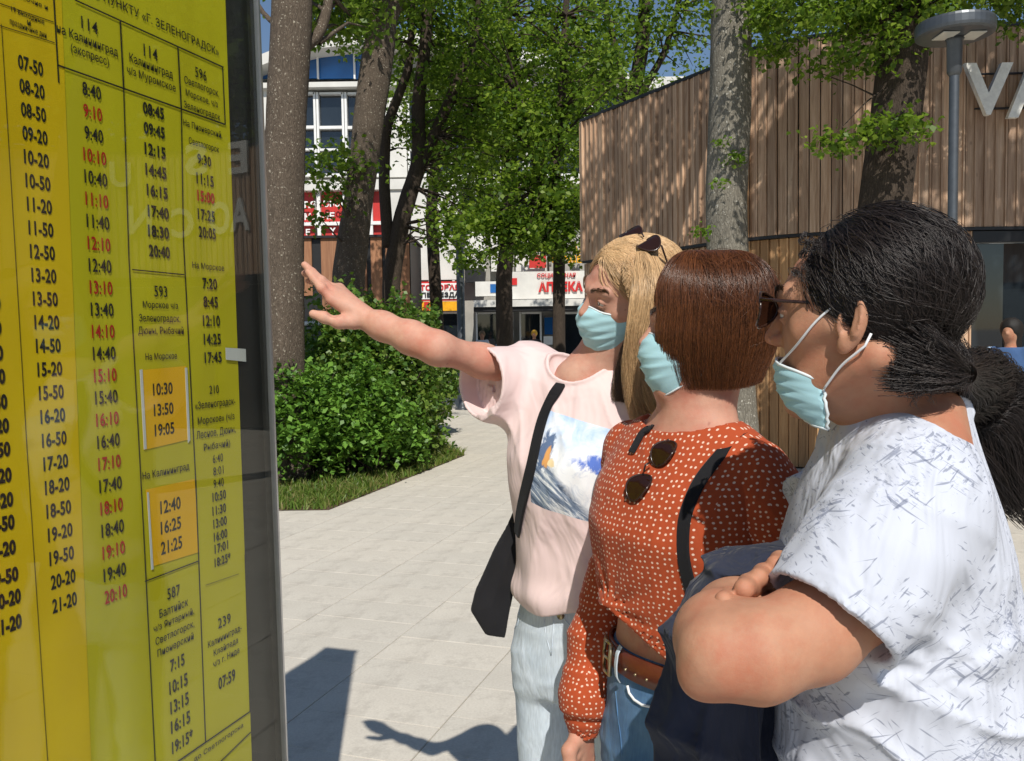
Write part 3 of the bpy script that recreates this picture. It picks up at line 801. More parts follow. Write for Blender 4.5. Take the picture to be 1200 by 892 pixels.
def btext(body, px, py, w, h, mat, off=0.12, bold=0.03, ex=0.01, parent=None):
    k = (bd-off)/FOC
    text_on('lettering', body, M[mat], P(px, py, bd-off), (1, 0, 0), (0, 0, 1), w*k, h*k, parent or bld, bold, ex)
for s, x, y, w, h in (("Т.Я", 362, 240, 15, 8), ("Снот", 391, 238, 24, 9), ("М..", 363, 254, 12, 8), ("НЕ", 385, 253, 14, 8), ("Е", 361, 272, 5, 7), ("Y", 390, 271, 7, 8)):
    btext(s, x, y, w, h, 'print_white')
# ground floor shops
for a, b_, y0, mt in ((482, 541, 222, 'white_wall'), (545, 569, 270, 'white_wall'), (575, 600, 240, 'white_wall'), (604, 640, 260, 'white_wall'), (643, 690, 235, 'grey_wall'), (700, 860, 222, 'white_wall')):
    rect('wall_panel', mt, a, y0, b_, 318 if a > 541 else 328, 0.12, 0.3)
for a, b_ in ((548, 566), (577, 597), (609, 636), (650, 683)):
    rect('upper_window', 'dark_glass', a, 232, b_, 262, 0.2, 0.04)
rect('dark_block', 'dark_metal', 545, 314, 568, 331, 0.3, 0.3)  # plain dark box standing out from the facade
s1 = rect('sign_panel', 'sign_red', 481, 330, 543, 352.5, 0.5, 0.1)
rect('sign_face', 'print_white', 483, 332, 541, 350.5, 0.53, 0.02, s1)
btext("СТОЛОВАЯ", 512, 337, 53, 7, 'sign_red', 0.56, 0.04, 0.005, s1); btext("У ПЕРЕЕЗДА", 512, 346, 53, 7, 'print_black', 0.56, 0.04, 0.005, s1)
s2 = rect('lower_sign', 'sign_yellow', 482, 353.5, 542, 364.5, 0.5, 0.1)
for a in (482.5, 497, 536): rect('sign_patch', 'sign_red', a, 354, a+6, 364, 0.52, 0.015, s2)
rect('air_conditioner', 'white_wall', 557, 330, 583, 347, 0.8, 0.5)
rect('blue_notice', simple('blue_notice', (0.03, 0.12, 0.4), .5, .05).name if False else 'blue_glass', 574.5, 333, 581, 343, 0.83, 0.02)
rect('shop_canopy', 'white_wall', 555, 351, 694, 359, 1.6, 1.5)
rect('shop_canopy_edge', 'dark_metal', 555, 359.4, 694, 364, 1.5, 1.3)
s3 = rect('pharmacy_sign', 'white_wall', 598, 318, 690, 350, 0.5, 0.1)
btext("АПТЕКА", 657, 336, 52, 12, 'sign_red', 0.56, 0.05, 0.02, s3); btext("СОЦИАЛЬНАЯ", 652, 323, 45, 6, 'sign_red', 0.56, 0.03, 0.01, s3)
rect('red_heart', 'sign_red', 600, 326, 606, 334, 0.55, 0.04, s3)
btext("Ю ЗИТ", 631, 293, 36, 8, 'sign_yellow', 0.7, .05, .02); btext("М", 678, 293, 10, 9, 'sign_yellow', 0.7, .05, .02)
btext("С ЭМЕ", 664, 304, 36, 9, 'sign_yellow', 0.7, .05, .02)
rect('picture_sign', 'red_panel', 620, 299, 640, 314, 0.6, 0.05)
for a, b_, mt in ((560, 600, 'dark_glass'), (611, 633, 'dark_glass'), (655, 690, 'dark_glass'), (485, 540, 'dark_glass')):
    dd = rect('shop_door', mt, a, 367, b_, 443, 0.0, 0.05)
    for args in ((a-2, 365.5, a, 443), (b_, 365.5, b_+2, 443), (a+.1, 365.5, b_-.1, 368)):
        rect('door_frame', 'white_paint', *args, 0.1, 0.2, dd)
rect('green_poster', simple('x', (0.02, 0.25, 0.2), .5, .2).name if False else 'blue_glass', 638, 372, 650, 392, 0.06, 0.03)
rect('white_poster', 'print_white', 637, 394, 650, 404, 0.06, 0.03)
# a second pale block closes the view right of the building
b2 = tag(empty('pale_block', (12, 44, 0)), 'pale rendered block seen above and behind the trees right of the arched roof', 'building')
MB().box((4, 44, 0), (30, 54, 11.5)).build('block_wall', M['white_wall'], b2)
for x in np.arange(5, 29, 2.6):
    for z in (2, 5.2, 8.4):
        w = MB().box((x, 43.92, z), (x+1.3, 43.98, z+1.7)).build('window', M['dark_glass'], b2)
b3 = tag(empty('grey_block', (-26, 46, 0)), 'low grey building left behind the timetable case', 'building')
MB().box((-50, 46, 0), (-9, 56, 6)).build('block_wall', M['grey_wall'], b3)
for x in np.arange(-48, -10, 3): MB().box((x, 45.92, 1.2), (x+1.6, 45.98, 3)).build('window', M['dark_glass'], b3)

# ------------------------------------------------------------------ trees
def Pz(px, py, d, z):
    p = P(px, py, d); return (p.x, p.y, z)
def trk(pp):   # [(px,py,d)] to points
    return [tuple(P(*q)) for q in pp]
def gpt(px, py, d):
    p = P(px, py, d); return (p.x, p.y, 0)
p0 = gpt(331, 430, 9.3)
tree('broad brown trunk tree rising right beside the timetable case', [([p0]+trk([(331, 430, 9.3), (330, 250, 9.3), (337, 100, 9.3), (343, 0, 9.3), (346, -90, 9.3), (350, -190, 9.3)]), [.30, .235, .22, .215, .21, .2, .17]),
      (trk([(345, 60, 9.3), (375, 50, 9.5), (388, -10, 9.6), (395, -120, 9.8)]), [.07, .06, .05, .03]),
      (trk([(325, 30, 9.3), (308, 20, 9.4), (270, -60, 9.4)]), [.03, .025, .02])],
     [(tuple(P(340, -230, 9.6)), (2.2, 1.8, .9), 1.0), (tuple(P(405, 20, 10.5)), (.6, .6, .35), .12)], M['bark_grey'], M['leaf_tree'], 110, 70, .16, .085, p0)
p0 = gpt(405, 400, 14.5)
tree('leaning tree with smooth grey brown trunk left of the kiosk', [([p0]+trk([(408, 320, 14.5), (421, 230, 14.4), (432, 140, 14.3), (440, 80, 14.3), (448, 20, 14.3), (452, -90, 14.3)]), [.3, .27, .24, .25, .26, .24, .2]),
      (trk([(443, 60, 14.3), (470, -10, 14.3), (490, -90, 14.4)]), [.12, .1, .05])],
     [(tuple(P(440, -80, 14.5)), (2.2, 1.8, 1.3), 1.0), (tuple(P(390, 10, 13.8)), (.9, .8, .45), .16), (tuple(P(395, 190, 13.8)), (.6, .5, .35), .07), (tuple(P(385, 235, 13.6)), (.3, .3, .4), .04)],
     M['bark_grey'], M['leaf_tree'], 120, 52, .2, .11, p0)
p0 = gpt(460, 400, 17)
tree('forked dark tree with thin twin stems behind the leaning one', [([p0]+trk([(458, 330, 17), (470, 260, 17), (492, 190, 17), (490, 120, 17), (500, 40, 17), (500, -60, 17)]), [.2, .18, .17, .15, .13, .11, .08]),
      (trk([(455, 290, 17), (450, 220, 17), (452, 150, 17), (480, 80, 17), (485, -20, 17)]), [.12, .11, .1, .08, .04]),
      (trk([(478, 230, 17), (530, 110, 17), (560, 40, 17), (560, -40, 17)]), [.13, .1, .07, .04])],
     [(tuple(P(510, 20, 17.5)), (1.8, 1.6, 1.5), .8), (tuple(P(540, 150, 17)), (1.2, 1.3, 1.2), .4), (tuple(P(525, 262, 16.6)), (.7, .5, .5), .14)], M['bark_dark'], M['leaf_tree'], 118, 46, .2, .12, p0)
p0 = gpt(592, 430, 20)
tree('grey brown tree standing before the shop doors by the air conditioner', [([p0]+trk([(592, 400, 20), (590, 330, 20), (597, 260, 20), (598, 180, 20), (600, 80, 20), (590, -30, 20)]), [.24, .2, .19, .17, .15, .12, .08]),
      (trk([(594, 300, 20), (625, 240, 20), (640, 170, 20)]), [.09, .07, .03]), (trk([(598, 200, 20), (560, 120, 20), (555, 40, 20)]), [.08, .06, .03])],
     [(tuple(P(600, 170, 20)), (2.2, 2.0, 1.6), .8), (tuple(P(590, 60, 20)), (2.6, 2, 2), 1.0)], M['bark_dark'], M['leaf_tree'], 128, 50, .22, .13, p0)
p0 = gpt(655, 420, 16)
tree('slender dark tree nearest the left corner of the timber cafe', [([p0]+trk([(655, 400, 16), (655, 300, 16), (650, 200, 16), (660, 90, 16), (665, -30, 16)]), [.15, .12, .11, .1, .08, .05]),
      (trk([(652, 230, 16), (620, 180, 16), (610, 110, 16)]), [.06, .05, .02])],
     [(tuple(P(625, 215, 15.6)), (1.0, 1.1, 1.5), .6), (tuple(P(650, 80, 16)), (1.7, 1.6, 1.6), .8), (tuple(P(640, 290, 15.4)), (.75, .5, .28), .16), (tuple(P(590, 262, 15.6)), (.8, .5, .35), .2), (tuple(P(560, 300, 15.8)), (.45, .4, .2), .06), (tuple(P(668, 250, 15.4)), (.5, .5, .5), .16)], M['bark_dark'], M['leaf_tree'], 140, 46, .17, .105, p0)
p0 = gpt(515, 400, 24)
tree('thin tree behind the far street lamp', [([p0]+trk([(510, 330, 24), (505, 250, 24), (515, 150, 24), (520, 50, 24)]), [.2, .17, .16, .13, .08])],
     [(tuple(P(520, 120, 24)), (1.8, 1.8, 1.8), .7), (tuple(P(560, 220, 23)), (1.3, 1.2, 1.1), .3)], M['bark_dark'], M['leaf_tree'], 95, 46, .24, .14, p0)
p0 = gpt(700, 420, 22)
tree('tree with open crown rising behind the left end of the timber cafe', [([p0]+trk([(715, 300, 22), (735, 150, 22), (752, 60, 22), (760, -60, 22)]), [.24, .22, .2, .17, .1]),
      (trk([(740, 130, 22), (780, 60, 22), (800, -20, 22)]), [.11, .08, .04]), (trk([(735, 120, 22), (715, 30, 22), (700, -50, 22)]), [.1, .07, .04])],
     [(tuple(P(750, 30, 22)), (3.0, 2.2, 2.0), 1.0), (tuple(P(690, 120, 21)), (1.6, 1.5, 1.2), .4)], M['bark_dark'], M['leaf_tree'], 95, 44, .28, .14, p0)
p0 = gpt(862, 470, 8.5)
tree('pale mottled trunk tree just in front of the cafe corner', [([p0]+trk([(862, 480, 8.5), (853, 330, 8.5), (851, 220, 8.5), (855, 120, 8.5), (858, 0, 8.5), (861, -120, 8.5)]), [.27, .22, .205, .2, .2, .195, .17]),
      (trk([(859, -20, 8.5), (900, -120, 8.7), (960, -220, 9.0)]), [.1, .07, .04])],
     [(tuple(P(862, 187, 8.28)), (.05, .05, .05), .02), (tuple(P(842, 212, 8.28)), (.04, .04, .04), .01), (tuple(P(822, 269, 8.3)), (.06, .05, .03), .012), (tuple(P(846, 163, 8.28)), (.03, .03, .05), .01)],
     M['bark_light'], M['leaf_bright'], 180, 26, .05, .05, p0, brfrac=0)
p0 = gpt(1030, 470, 7.8)
tree('dark shaded tree leaning right in front of the cafe boards', [([p0]+trk([(1028, 330, 7.8), (1040, 220, 7.8), (1052, 120, 7.8), (1063, 20, 7.8), (1068, -80, 7.8), (1060, -220, 7.8)]), [.27, .24, .225, .215, .21, .19, .14]),
      (trk([(1060, 60, 7.8), (1010, -20, 7.6), (950, -80, 7.4)]), [.08, .05, .03]), (trk([(1064, 0, 7.8), (1120, -60, 7.6), (1180, -120, 7.4)]), [.08, .05, .03])],
     [(tuple(P(1000, 20, 7.4)), (1.0, .8, .4), .34), (tuple(P(1110, -12, 7.4)), (.55, .6, .18), .12), (tuple(P(1195, 8, 8.2)), (.35, .5, .3), .08), (tuple(P(1040, 155, 7.3)), (.34, .2, .07), .05), (tuple(P(975, 172, 7.3)), (.1, .1, .09), .02),
      (tuple(P(900, 25, 8.4)), (.6, .6, .35), .14)],
     M['bark_dark'], M['leaf_tree'], 190, 60, .1, .065, p0, br=.012)
p0 = (15.5, 11.5, 0)
tree('park tree standing behind the far right end of the timber cafe', [([p0, (15.4, 11.4, 4), (15.0, 11.2, 8)], [.3, .22, .1])],
     [((14.5, 10.5, 7.6), (3.2, 3.0, 3.0), 1.0), ((17.0, 6.5, 7.4), (2.6, 3.0, 3.0), .8), ((11.5, 12.5, 7.2), (2.2, 2.2, 2.4), .6)], M['bark_dark'], M['leaf_tree'], 190, 60, .45, .26, p0, br=.05)
# crowns overhead and behind the viewer side, whose dappled shade falls on the boards
def shade_target(x, y, z, k):
    return (x+SUN_DIR.x*k, y+SUN_DIR.y*k, z+SUN_DIR.z*k)
p0 = (6.4, 4.6, 0)
c1 = shade_target(3.6, 9.3, 4.2, 5.2); c2 = shade_target(5.6, 9.3, 4.0, 5.4)
tree('tall park tree standing right of the view, its crown overhead', [([p0, (6.3, 4.8, 3), (5.6, 5.2, 6.5), (5.2, 5.6, 8.5)], [.25, .2, .15, .06])],
     [(c1, (1.15, 1.3, 1.5), .8), (c2, (1.5, 1.3, 1.6), 1.1), (shade_target(1.8, 11.3, 4.2, 6.0), (1.2, 1.0, 1.3), .5)], M['bark_dark'], M['leaf_tree'], 120, 32, .14, .12, p0, br=.02)

# ------------------------------------------------------------------ shrubs and grass
def shrub(label, blobs, leaf, size, n, base, up=0.5):
    t = tag(empty('shrub', base), label, 'shrub')
    allp = []; st = MB()
    for (c, rad, w) in blobs:
        k = int(n*w)
        q = rng.normal(size=(k, 3)); q /= np.linalg.norm(q, axis=1)[:, None]
        q[:, 2] = np.abs(q[:, 2])*1.0 - 0.25*(rng.random(k) < .3)
        ph = rng.uniform(0, 6, 3)
        lump = 1+.18*np.sin(q[:, 0]*9+ph[0])*np.sin(q[:, 2]*10+ph[1])+.10*np.sin(q[:, 0]*17+q[:, 1]*13+ph[2])*np.cos(q[:, 2]*15)
        rr = (rng.uniform(0.35, 1, k)**0.33)*lump + (rng.random(k)**6)*.14
        pts = np.array(c)+q*rr[:, None]*np.array(rad)
        pts = pts[pts[:, 2] > 0.03]
        allp.append(pts)
        for _ in range(int(26*w)+4):
            e = np.array(c)+(rng.normal(size=3)*[.5, .5, .3]+[0, 0, .45])*np.array(rad)*.8
            b = np.array([c[0]+random.uniform(-.4, .4)*rad[0], c[1]+random.uniform(-.3, .3)*rad[1], 0.0]); mid = (b+e)/2+rng.normal(size=3)*.08
            st.tube([b, mid, e], [.014, .01, .004], 5, cap=False)
    leaf_cloud('foliage', np.concatenate(allp), size, leaf, t, up)
    tag(st.build('stems', M['bark_dark'], t, smooth=True), kind='stuff')
    return t
s0 = P(390, 520, 8.6)
shrub('bright green rounded shrub at the front of the planting bed', [((P(340, 500, 9.1).x, 9.35, .40), (.80, .85, P(335, 425, 8.9).z-.40), 1.0), ((P(425, 500, 9.4).x, 9.6, .36), (.62, .70, P(425, 428, 9.4).z-.36), .8), ((P(455, 540, 9.6).x, 9.9, .25), (.45, .5, .5), .4), ((P(278, 500, 9.1).x, 9.4, .3), (.8, .8, 1.0), .6)],
      M['leaf_bush'], .072, 7200, (s0.x, 8.9, 0), .7)
shrub('taller dark green shrub reaching the path behind the bright one', [((P(440, 460, 10.3).x, 10.6, .5), (.82, .8, P(440, 345, 10.3).z-.5), 1.0), ((P(395, 460, 10.6).x, 11.0, .6), (.6, .6, P(400, 335, 10.6).z-.6), .6), ((P(482, 460, 11.2).x, 11.3, .45), (.42, .5, P(490, 372, 11.2).z-.45), .55), ((P(370, 440, 10.4).x, 10.5, .4), (.6, .6, 1.2), .4)],
      M['leaf_bush_dark'], .078, 6600, (P(440, 460, 10.3).x, 10.6, 0), .4)
shrub('narrow shrub with pale shoots behind the others near the lamp', [((P(495, 420, 13.0).x, 13.2, .6), (.5, .6, P(495, 360, 13).z-.6), 1.0), ((P(440, 420, 13.0).x, 13.6, .8), (.6, .6, P(440, 350, 13).z-.8), 1.0)], M['leaf_bush_dark'], .085, 4200, (P(495, 420, 13).x, 13.2, 0), .3)
# grass along the kerbless edge
n = 42000
gx = rng.uniform(-4.2, -.6, n); gy = rng.uniform(7.6, 12.5, n)
ok = np.array([in_poly(x, y, BED) for x, y in zip(gx, gy)])
edge = np.where(ok)[0]
gx, gy = gx[edge], gy[edge]
den = np.minimum(1, np.maximum((8.9-gy)/.5, 0)+np.exp(-np.abs((gx+1.67)-(gy-7.62)*.3077)/.7))
kp = rng.random(len(gx)) < den*.9+.1
gx, gy = gx[kp], gy[kp]; n = len(gx)
h = rng.uniform(.04, .15, n)*(.55+.45*np.sin(gx*9+gy*5)**2); th = rng.uniform(0, 6.28, n); w = rng.uniform(.004, .009, n)
lean = rng.normal(size=(n, 2))*.05
B = np.stack([gx, gy, np.full(n, .008)], 1); dxy = np.stack([np.cos(th), np.sin(th), np.zeros(n)], 1)*w[:, None]
T = B+np.stack([lean[:, 0], lean[:, 1], h], 1); Mi = B*.5+T*.5+np.stack([-lean[:, 0]*.25, -lean[:, 1]*.25, h*.1], 1)
V = np.stack([B-dxy, B+dxy, Mi+dxy*.8, T, Mi-dxy*.8], 1).reshape(-1, 3)
F = (np.arange(n)[:, None]*5+np.array([[0, 1, 2, 4]])).reshape(-1, 4); F3 = (np.arange(n)[:, None]*5+np.array([[4, 2, 3, 3]])).reshape(-1, 4)
me = bpy.data.meshes.new('grass_strip'); me.from_pydata(V.tolist(), [], [tuple(f) for f in F.tolist()]+[tuple(f[:3]) for f in F3.tolist()]); me.materials.append(M['grass'])
tag(link('grass_strip', me), kind='stuff')

# ------------------------------------------------------------------ implicit surfaces -> one continuous mesh
def smin(a, b, k):
    h = np.clip(.5+.5*(b-a)/k, 0, 1); return b*(1-h)+a*h-k*h*(1-h)
def smax(a, b, k): return -smin(-a, -b, k)
def ell(p, c, r, rot=None):
    q = p-np.asarray(c)
    if rot is not None: q = q@np.asarray(rot)
    q = q/np.asarray(r); n = np.sqrt((q*q).sum(-1))+1e-9
    q2 = q/np.asarray(r); m = np.sqrt((q2*q2).sum(-1))+1e-9
    return n*(n-1)/m
def rc(p, a, b, r1, r2, fl=None, flk=1.0):
    """tapered capsule; fl = direction in which it is flattened by flk"""
    a = np.asarray(a, float); b = np.asarray(b, float)
    if fl is not None:
        fl = np.asarray(fl, float); fl = fl/np.linalg.norm(fl)
        def sq(x): return x+np.multiply.outer((x-a)@fl, fl)*(1/flk-1)
        p = sq(p); b = sq(b)
    ba = b-a; t = np.clip(((p-a)@ba)/(ba@ba), 0, 1)
    return np.sqrt(((p-a-t[..., None]*ba)**2).sum(-1))-(r1+(r2-r1)*t)
def chain(p, pts, rad, k=0.02, fl=None, flk=1.0):
    d = None
    for i in range(len(pts)-1):
        e = rc(p, pts[i], pts[i+1], rad[i], rad[i+1], fl, flk)
        d = e if d is None else smin(d, e, k)
    return d
def loft(p, lv, zax=2):
    """lv rows: z, cx, cy, ax, ay ; elliptical cross-sections along z"""
    lv = np.array(sorted(lv)); z = np.linspace(lv[0, 0], lv[-1, 0], 200)
    cols = []
    ker = np.hanning(25); ker /= ker.sum()
    for j in range(1, 5):
        c = np.interp(z, lv[:, 0], lv[:, j]); c = np.convolve(np.pad(c, 12, 'edge'), ker, 'valid'); cols.append(np.interp(p[..., 2], z, c))
    cx, cy, ax, ay = cols
    x = (p[..., 0]-cx)/ax; y = (p[..., 1]-cy)/ay
    n = np.sqrt(x*x+y*y)+1e-9
    g = np.sqrt((x/ax)**2+(y/ay)**2)+1e-9
    d = n*(n-1)/g
    d = np.minimum(d, 0.2)
    dz = np.maximum(lv[0, 0]-p[..., 2], p[..., 2]-lv[-1, 0])
    return smax(d, dz, 0.02)
def wob(p, f, s=0.0):
    return (np.sin(p[..., 0]*f+1.3*np.sin(p[..., 2]*f*.7+s)+s)*np.sin(p[..., 1]*f*.9+1.1*np.sin(p[..., 0]*f*.6+2*s)+s*1.7)
            * .5+.5*np.sin(p[..., 2]*f*.8+1.5*np.sin(p[..., 1]*f*.8+s*3)+s*.6))
def folds(p, d, f, amp, warp=6.0, s=0.0):
    """cloth creases running across direction d"""
    d = np.asarray(d, float); d = d/np.linalg.norm(d)
    t = p@d
    w = t*f+1.2*np.sin(p[..., 2]*warp+s)+1.4*np.sin(p[..., 0]*warp*1.2+2*s)+.8*np.sin(p[..., 1]*warp*1.5+s)
    return amp*(1-np.abs(np.sin(w)))**2.2
def nets(fn, lo, hi, h):
    lo = np.array(lo, float); hi = np.array(hi, float)
    n = np.ceil((hi-lo)/h/4).astype(int)*4+1
    nc = (n-1)//4+1
    ax = [lo[i]+np.arange(nc[i])*4*h for i in range(3)]
    Pc = np.stack(np.meshgrid(*ax, indexing='ij'), -1)
    Dc = fn(Pc.reshape(-1, 3)).reshape(nc)
    near = np.abs(Dc) < 4*h*2.3
    # a coarse cell is refined when any of its corners is near
    cell = np.zeros(nc-1, bool)
    for dx in (0, 1):
        for dy in (0, 1):
            for dz in (0, 1): cell |= near[dx:dx+nc[0]-1, dy:dy+nc[1]-1, dz:dz+nc[2]-1]
    D = np.repeat(np.repeat(np.repeat(Dc, 4, 0), 4, 1), 4, 2)[:n[0], :n[1], :n[2]].astype(np.float32)
    m = np.zeros(n, bool)
    fc = np.repeat(np.repeat(np.repeat(cell, 4, 0), 4, 1), 4, 2)
    m[:-1, :-1, :-1] = fc
    m[1:, :-1, :-1] |= fc; m[:-1, 1:, :-1] |= fc; m[:-1, :-1, 1:] |= fc; m[1:, 1:, 1:] |= fc
    I = np.argwhere(m)
    D[m] = fn(lo+I*h)
    ins = D < 0
    cnt = sum(ins[dx:n[0]-1+dx, dy:n[1]-1+dy, dz:n[2]-1+dz].astype(np.int8) for dx in (0, 1) for dy in (0, 1) for dz in (0, 1))
    act = (cnt > 0) & (cnt < 8)
    A = np.argwhere(act); idx = -np.ones(act.shape, np.int64); idx[act] = np.arange(len(A))
    cor = [(0,0,0),(1,0,0),(0,1,0),(1,1,0),(0,0,1),(1,0,1),(0,1,1),(1,1,1)]
    val = [D[A[:, 0]+c[0], A[:, 1]+c[1], A[:, 2]+c[2]] for c in cor]
    S = np.zeros((len(A), 3)); K = np.zeros(len(A))
    for a, b in ((0,1),(2,3),(4,5),(6,7),(0,2),(1,3),(4,6),(5,7),(0,4),(1,5),(2,6),(3,7)):
        mm = (val[a] < 0) != (val[b] < 0); t = np.where(mm, val[a]/(val[a]-val[b]+1e-12), 0)
        pa, pb = np.array(cor[a]), np.array(cor[b])
        S += np.where(mm[:, None], pa+(pb-pa)*t[:, None], 0); K += mm
    V = lo+(A+S/K[:, None])*h
    F = []
    for axx in range(3):
        o = [0, 0, 0]; o[axx] = 1
        a = ins[:n[0]-o[0], :n[1]-o[1], :n[2]-o[2]]; b = ins[o[0]:, o[1]:, o[2]:]
        E = np.argwhere(a != b); s = a[E[:, 0], E[:, 1], E[:, 2]]
        j, k = [(1, 2), (2, 0), (0, 1)][axx]
        ok = (E[:, j] > 0) & (E[:, k] > 0) & (E[:, j] < n[j]-1) & (E[:, k] < n[k]-1); E = E[ok]; s = s[ok]
        q = []
        for dj, dk in ((-1, -1), (0, -1), (0, 0), (-1, 0)):
            e = E.copy(); e[:, j] += dj; e[:, k] += dk; q.append(idx[e[:, 0], e[:, 1], e[:, 2]])
        q = np.stack(q, 1); q[~s] = q[~s][:, ::-1]; F.append(q)
    F = np.concatenate(F); F = F[(F >= 0).all(1)]
    return V, F
def relax(V, F, it=2, lam=0.5):
    n = len(V)
    for _ in range(it):
        acc = np.zeros((n, 3)); c = np.zeros(n)
        for a in range(4):
            for b in ((a+1) % 4, (a-1) % 4):
                np.add.at(acc, F[:, a], V[F[:, b]]) if False else None
        i = F.ravel(); j = np.roll(F, 1, 1).ravel(); k = np.roll(F, -1, 1).ravel()
        for x in range(3): acc[:, x] = np.bincount(i, V[j, x], n)+np.bincount(i, V[k, x], n)
        c = np.bincount(i, minlength=n)*2.0
        V = V*(1-lam)+lam*acc/np.maximum(c, 1)[:, None]
    return V

class Body:
    """frame with x = the figure's left, y = its back, z = up  (so -y is forward)"""
    def __init__(s, name, loc, fwd, label, group=None, up=(0, 0, 1), cat='person'):
        s.root = tag(empty(name, loc), label, cat, group)
        f = Vector(fwd).normalized(); u = Vector(up).normalized()
        l = u.cross(f).normalized(); u = f.cross(l).normalized()
        R_ = Matrix((l, -f, u)).transposed()
        s.M = Matrix.Translation(loc) @ R_.to_4x4(); s.I = s.M.inverted()
    def L(s, px, py, d): return np.array(s.I @ P(px, py, d))
    def W(s, p): return np.array(s.I @ Vector(p))
    def sub(s, loc, fwd, up):
        b = Body.__new__(Body); b.root = s.root
        f = Vector(fwd).normalized(); u = Vector(up).normalized()
        l = u.cross(f).normalized(); u = f.cross(l).normalized()
        b.M = Matrix.Translation(loc) @ Matrix((l, -f, u)).transposed().to_4x4(); b.I = b.M.inverted(); return b
    def place(s, o, parent):
        o.parent = parent; o.matrix_parent_inverse = world_mat(parent).inverted()
        o.location = s.M.to_translation(); o.rotation_euler = s.M.to_euler(); return o
    def solid(s, name, fn, lo, hi, h, mat, parent=None, it=1):
        V, F = nets(fn, lo, hi, h)
        V = relax(V, F, it)
        o = mesh_np(name, V, F, M[mat] if isinstance(mat, str) else mat)
        return s.place(o, parent or s.root)
    def mesh(s, name, mb, mat, parent=None, smooth=True):
        o = mb.build(name, M[mat] if isinstance(mat, str) else mat, smooth=smooth)
        return s.place(o, parent or s.root)
    def strands(s, name, pts, rad, mat, parent=None, taper=0.35):
        """pts (n, k, 3) local"""
        n, k, _ = pts.shape
        cv = bpy.data.hair_curves.new(name)
        cv.add_curves([k]*n)
        cv.attributes.new("radius", 'FLOAT', 'POINT') if "radius" not in cv.attributes else None
        cv.attributes["position"].data.foreach_set("vector", pts.astype(np.float32).ravel())
        r = rad*np.linspace(1, taper, k)[None, :]*rng.uniform(.7, 1.2, n)[:, None]
        cv.attributes["radius"].data.foreach_set("value", r.astype(np.float32).ravel())
        cv.materials.append(M[mat])
        o = bpy.data.objects.new(name, cv); col.objects.link(o)
        tag(o, kind='stuff')
        return s.place(o, parent or s.root)

# ------------------------------------------------------------------ skin, hair and cloth
def skin(name, c, red):
    m, nt, b = new_mat(name)
    v = coords(nt)
    f = noise(nt, v, 9, 4, .6); f2 = noise(nt, v, 70, 3, .6)
    cc = ramp(nt, f, [(.3, c), (.72, red)])
    cc = mixc(nt, .25, cc, ramp(nt, f2, [(.3, tuple(x*.75 for x in c)), (.7, tuple(min(1, x*1.15) for x in c))]))
    mo = noise(nt, v, 45, 2, .5)
    cc = mixc(nt, ramp(nt, mo, [(.74, (0, 0, 0)), (.79, (.5, .5, .5))]), cc, tuple(x*.4 for x in red))
    rd = noise(nt, coords(nt, loc=(5, 2, 1)), 15, 6, .7)
    cc = mixc(nt, ramp(nt, rd, [(.46, (0, 0, 0)), (.72, (.7, .7, .7))]), cc, (red[0]*1.0, red[1]*.72, red[2]*.7))
    nt.links.new(cc, b.inputs['Base Color']); nt.links.new(ramp(nt, f2, [(.3, (.5, .5, .5)), (.7, (.72, .72, .72))]), b.inputs['Roughness'])
    b.inputs['Specular IOR Level'].default_value = .3
    b.inputs['Subsurface Weight'].default_value = .08; b.inputs['Subsurface Scale'].default_value = .012
    b.inputs['Subsurface Radius'].default_value = (1, .35, .2)
    bump(nt, b, noise(nt, v, 240, 5, .75), .4, .0012)
    return m
M['skin_fair'] = skin('skin_fair', (.58, .34, .25), (.52, .24, .17))
M['skin_fair2'] = skin('skin_fair2', (.55, .31, .22), (.5, .22, .15))
M['skin_tan'] = skin('skin_tan', (.50, .27, .17), (.44, .19, .11))
def hair(name, c, rough=.3, var=.4, spec=.5):
    m, nt, b = new_mat(name)
    hi = nt.nodes.new("ShaderNodeHairInfo")
    lo = tuple(x*(1-var) for x in c); up = tuple(min(1, x*(1+var)) for x in c)
    nt.links.new(ramp(nt, hi.outputs['Random'], [(0, lo), (1, up)]), b.inputs['Base Color'])
    b.inputs['Roughness'].default_value = rough; b.inputs['Specular IOR Level'].default_value = spec
    return m
M['hair_black'] = hair('hair_black', (.020, .014, .012), .42, .6, .45)
M['hair_auburn'] = hair('hair_auburn', (.105, .036, .012), .30, .6, .5)
M['hair_blond'] = hair('hair_blond', (.60, .40, .21), .35, .35, .5)
M['hair_brown'] = hair('hair_brown', (.10, .055, .028), .35, .4, .5)
M['base_black'] = simple('base_black', (.008, .006, .005), .7, .3, 60)
M['base_auburn'] = simple('base_auburn', (.035, .012, .006), .7, .3, 60)
M['base_blond'] = simple('base_blond', (.20, .12, .06), .7, .3, 60)
M['brow'] = simple('brow', (.05, .025, .015), .7, .2, 60)
M['eye_white'] = simple('eye_white', (.75, .7, .66), .15, 0)
M['iris'] = simple('iris', (.05, .04, .03), .1, .2)
M['lens_brown'] = simple('lens_brown', (.022, .008, .004), .06, .2, 3, spec=.5)
M['frame_brown'] = simple('frame_brown', (.03, .014, .01), .2, .3, 20)
M['gold'] = simple('gold', (.8, .5, .15), .25, .05, 8, metal=1)
M['brass'] = simple('brass', (.45, .38, .24), .35, .2, 40, metal=.9)
M['cord_white'] = simple('cord_white', (.8, .82, .84), .7, .05)
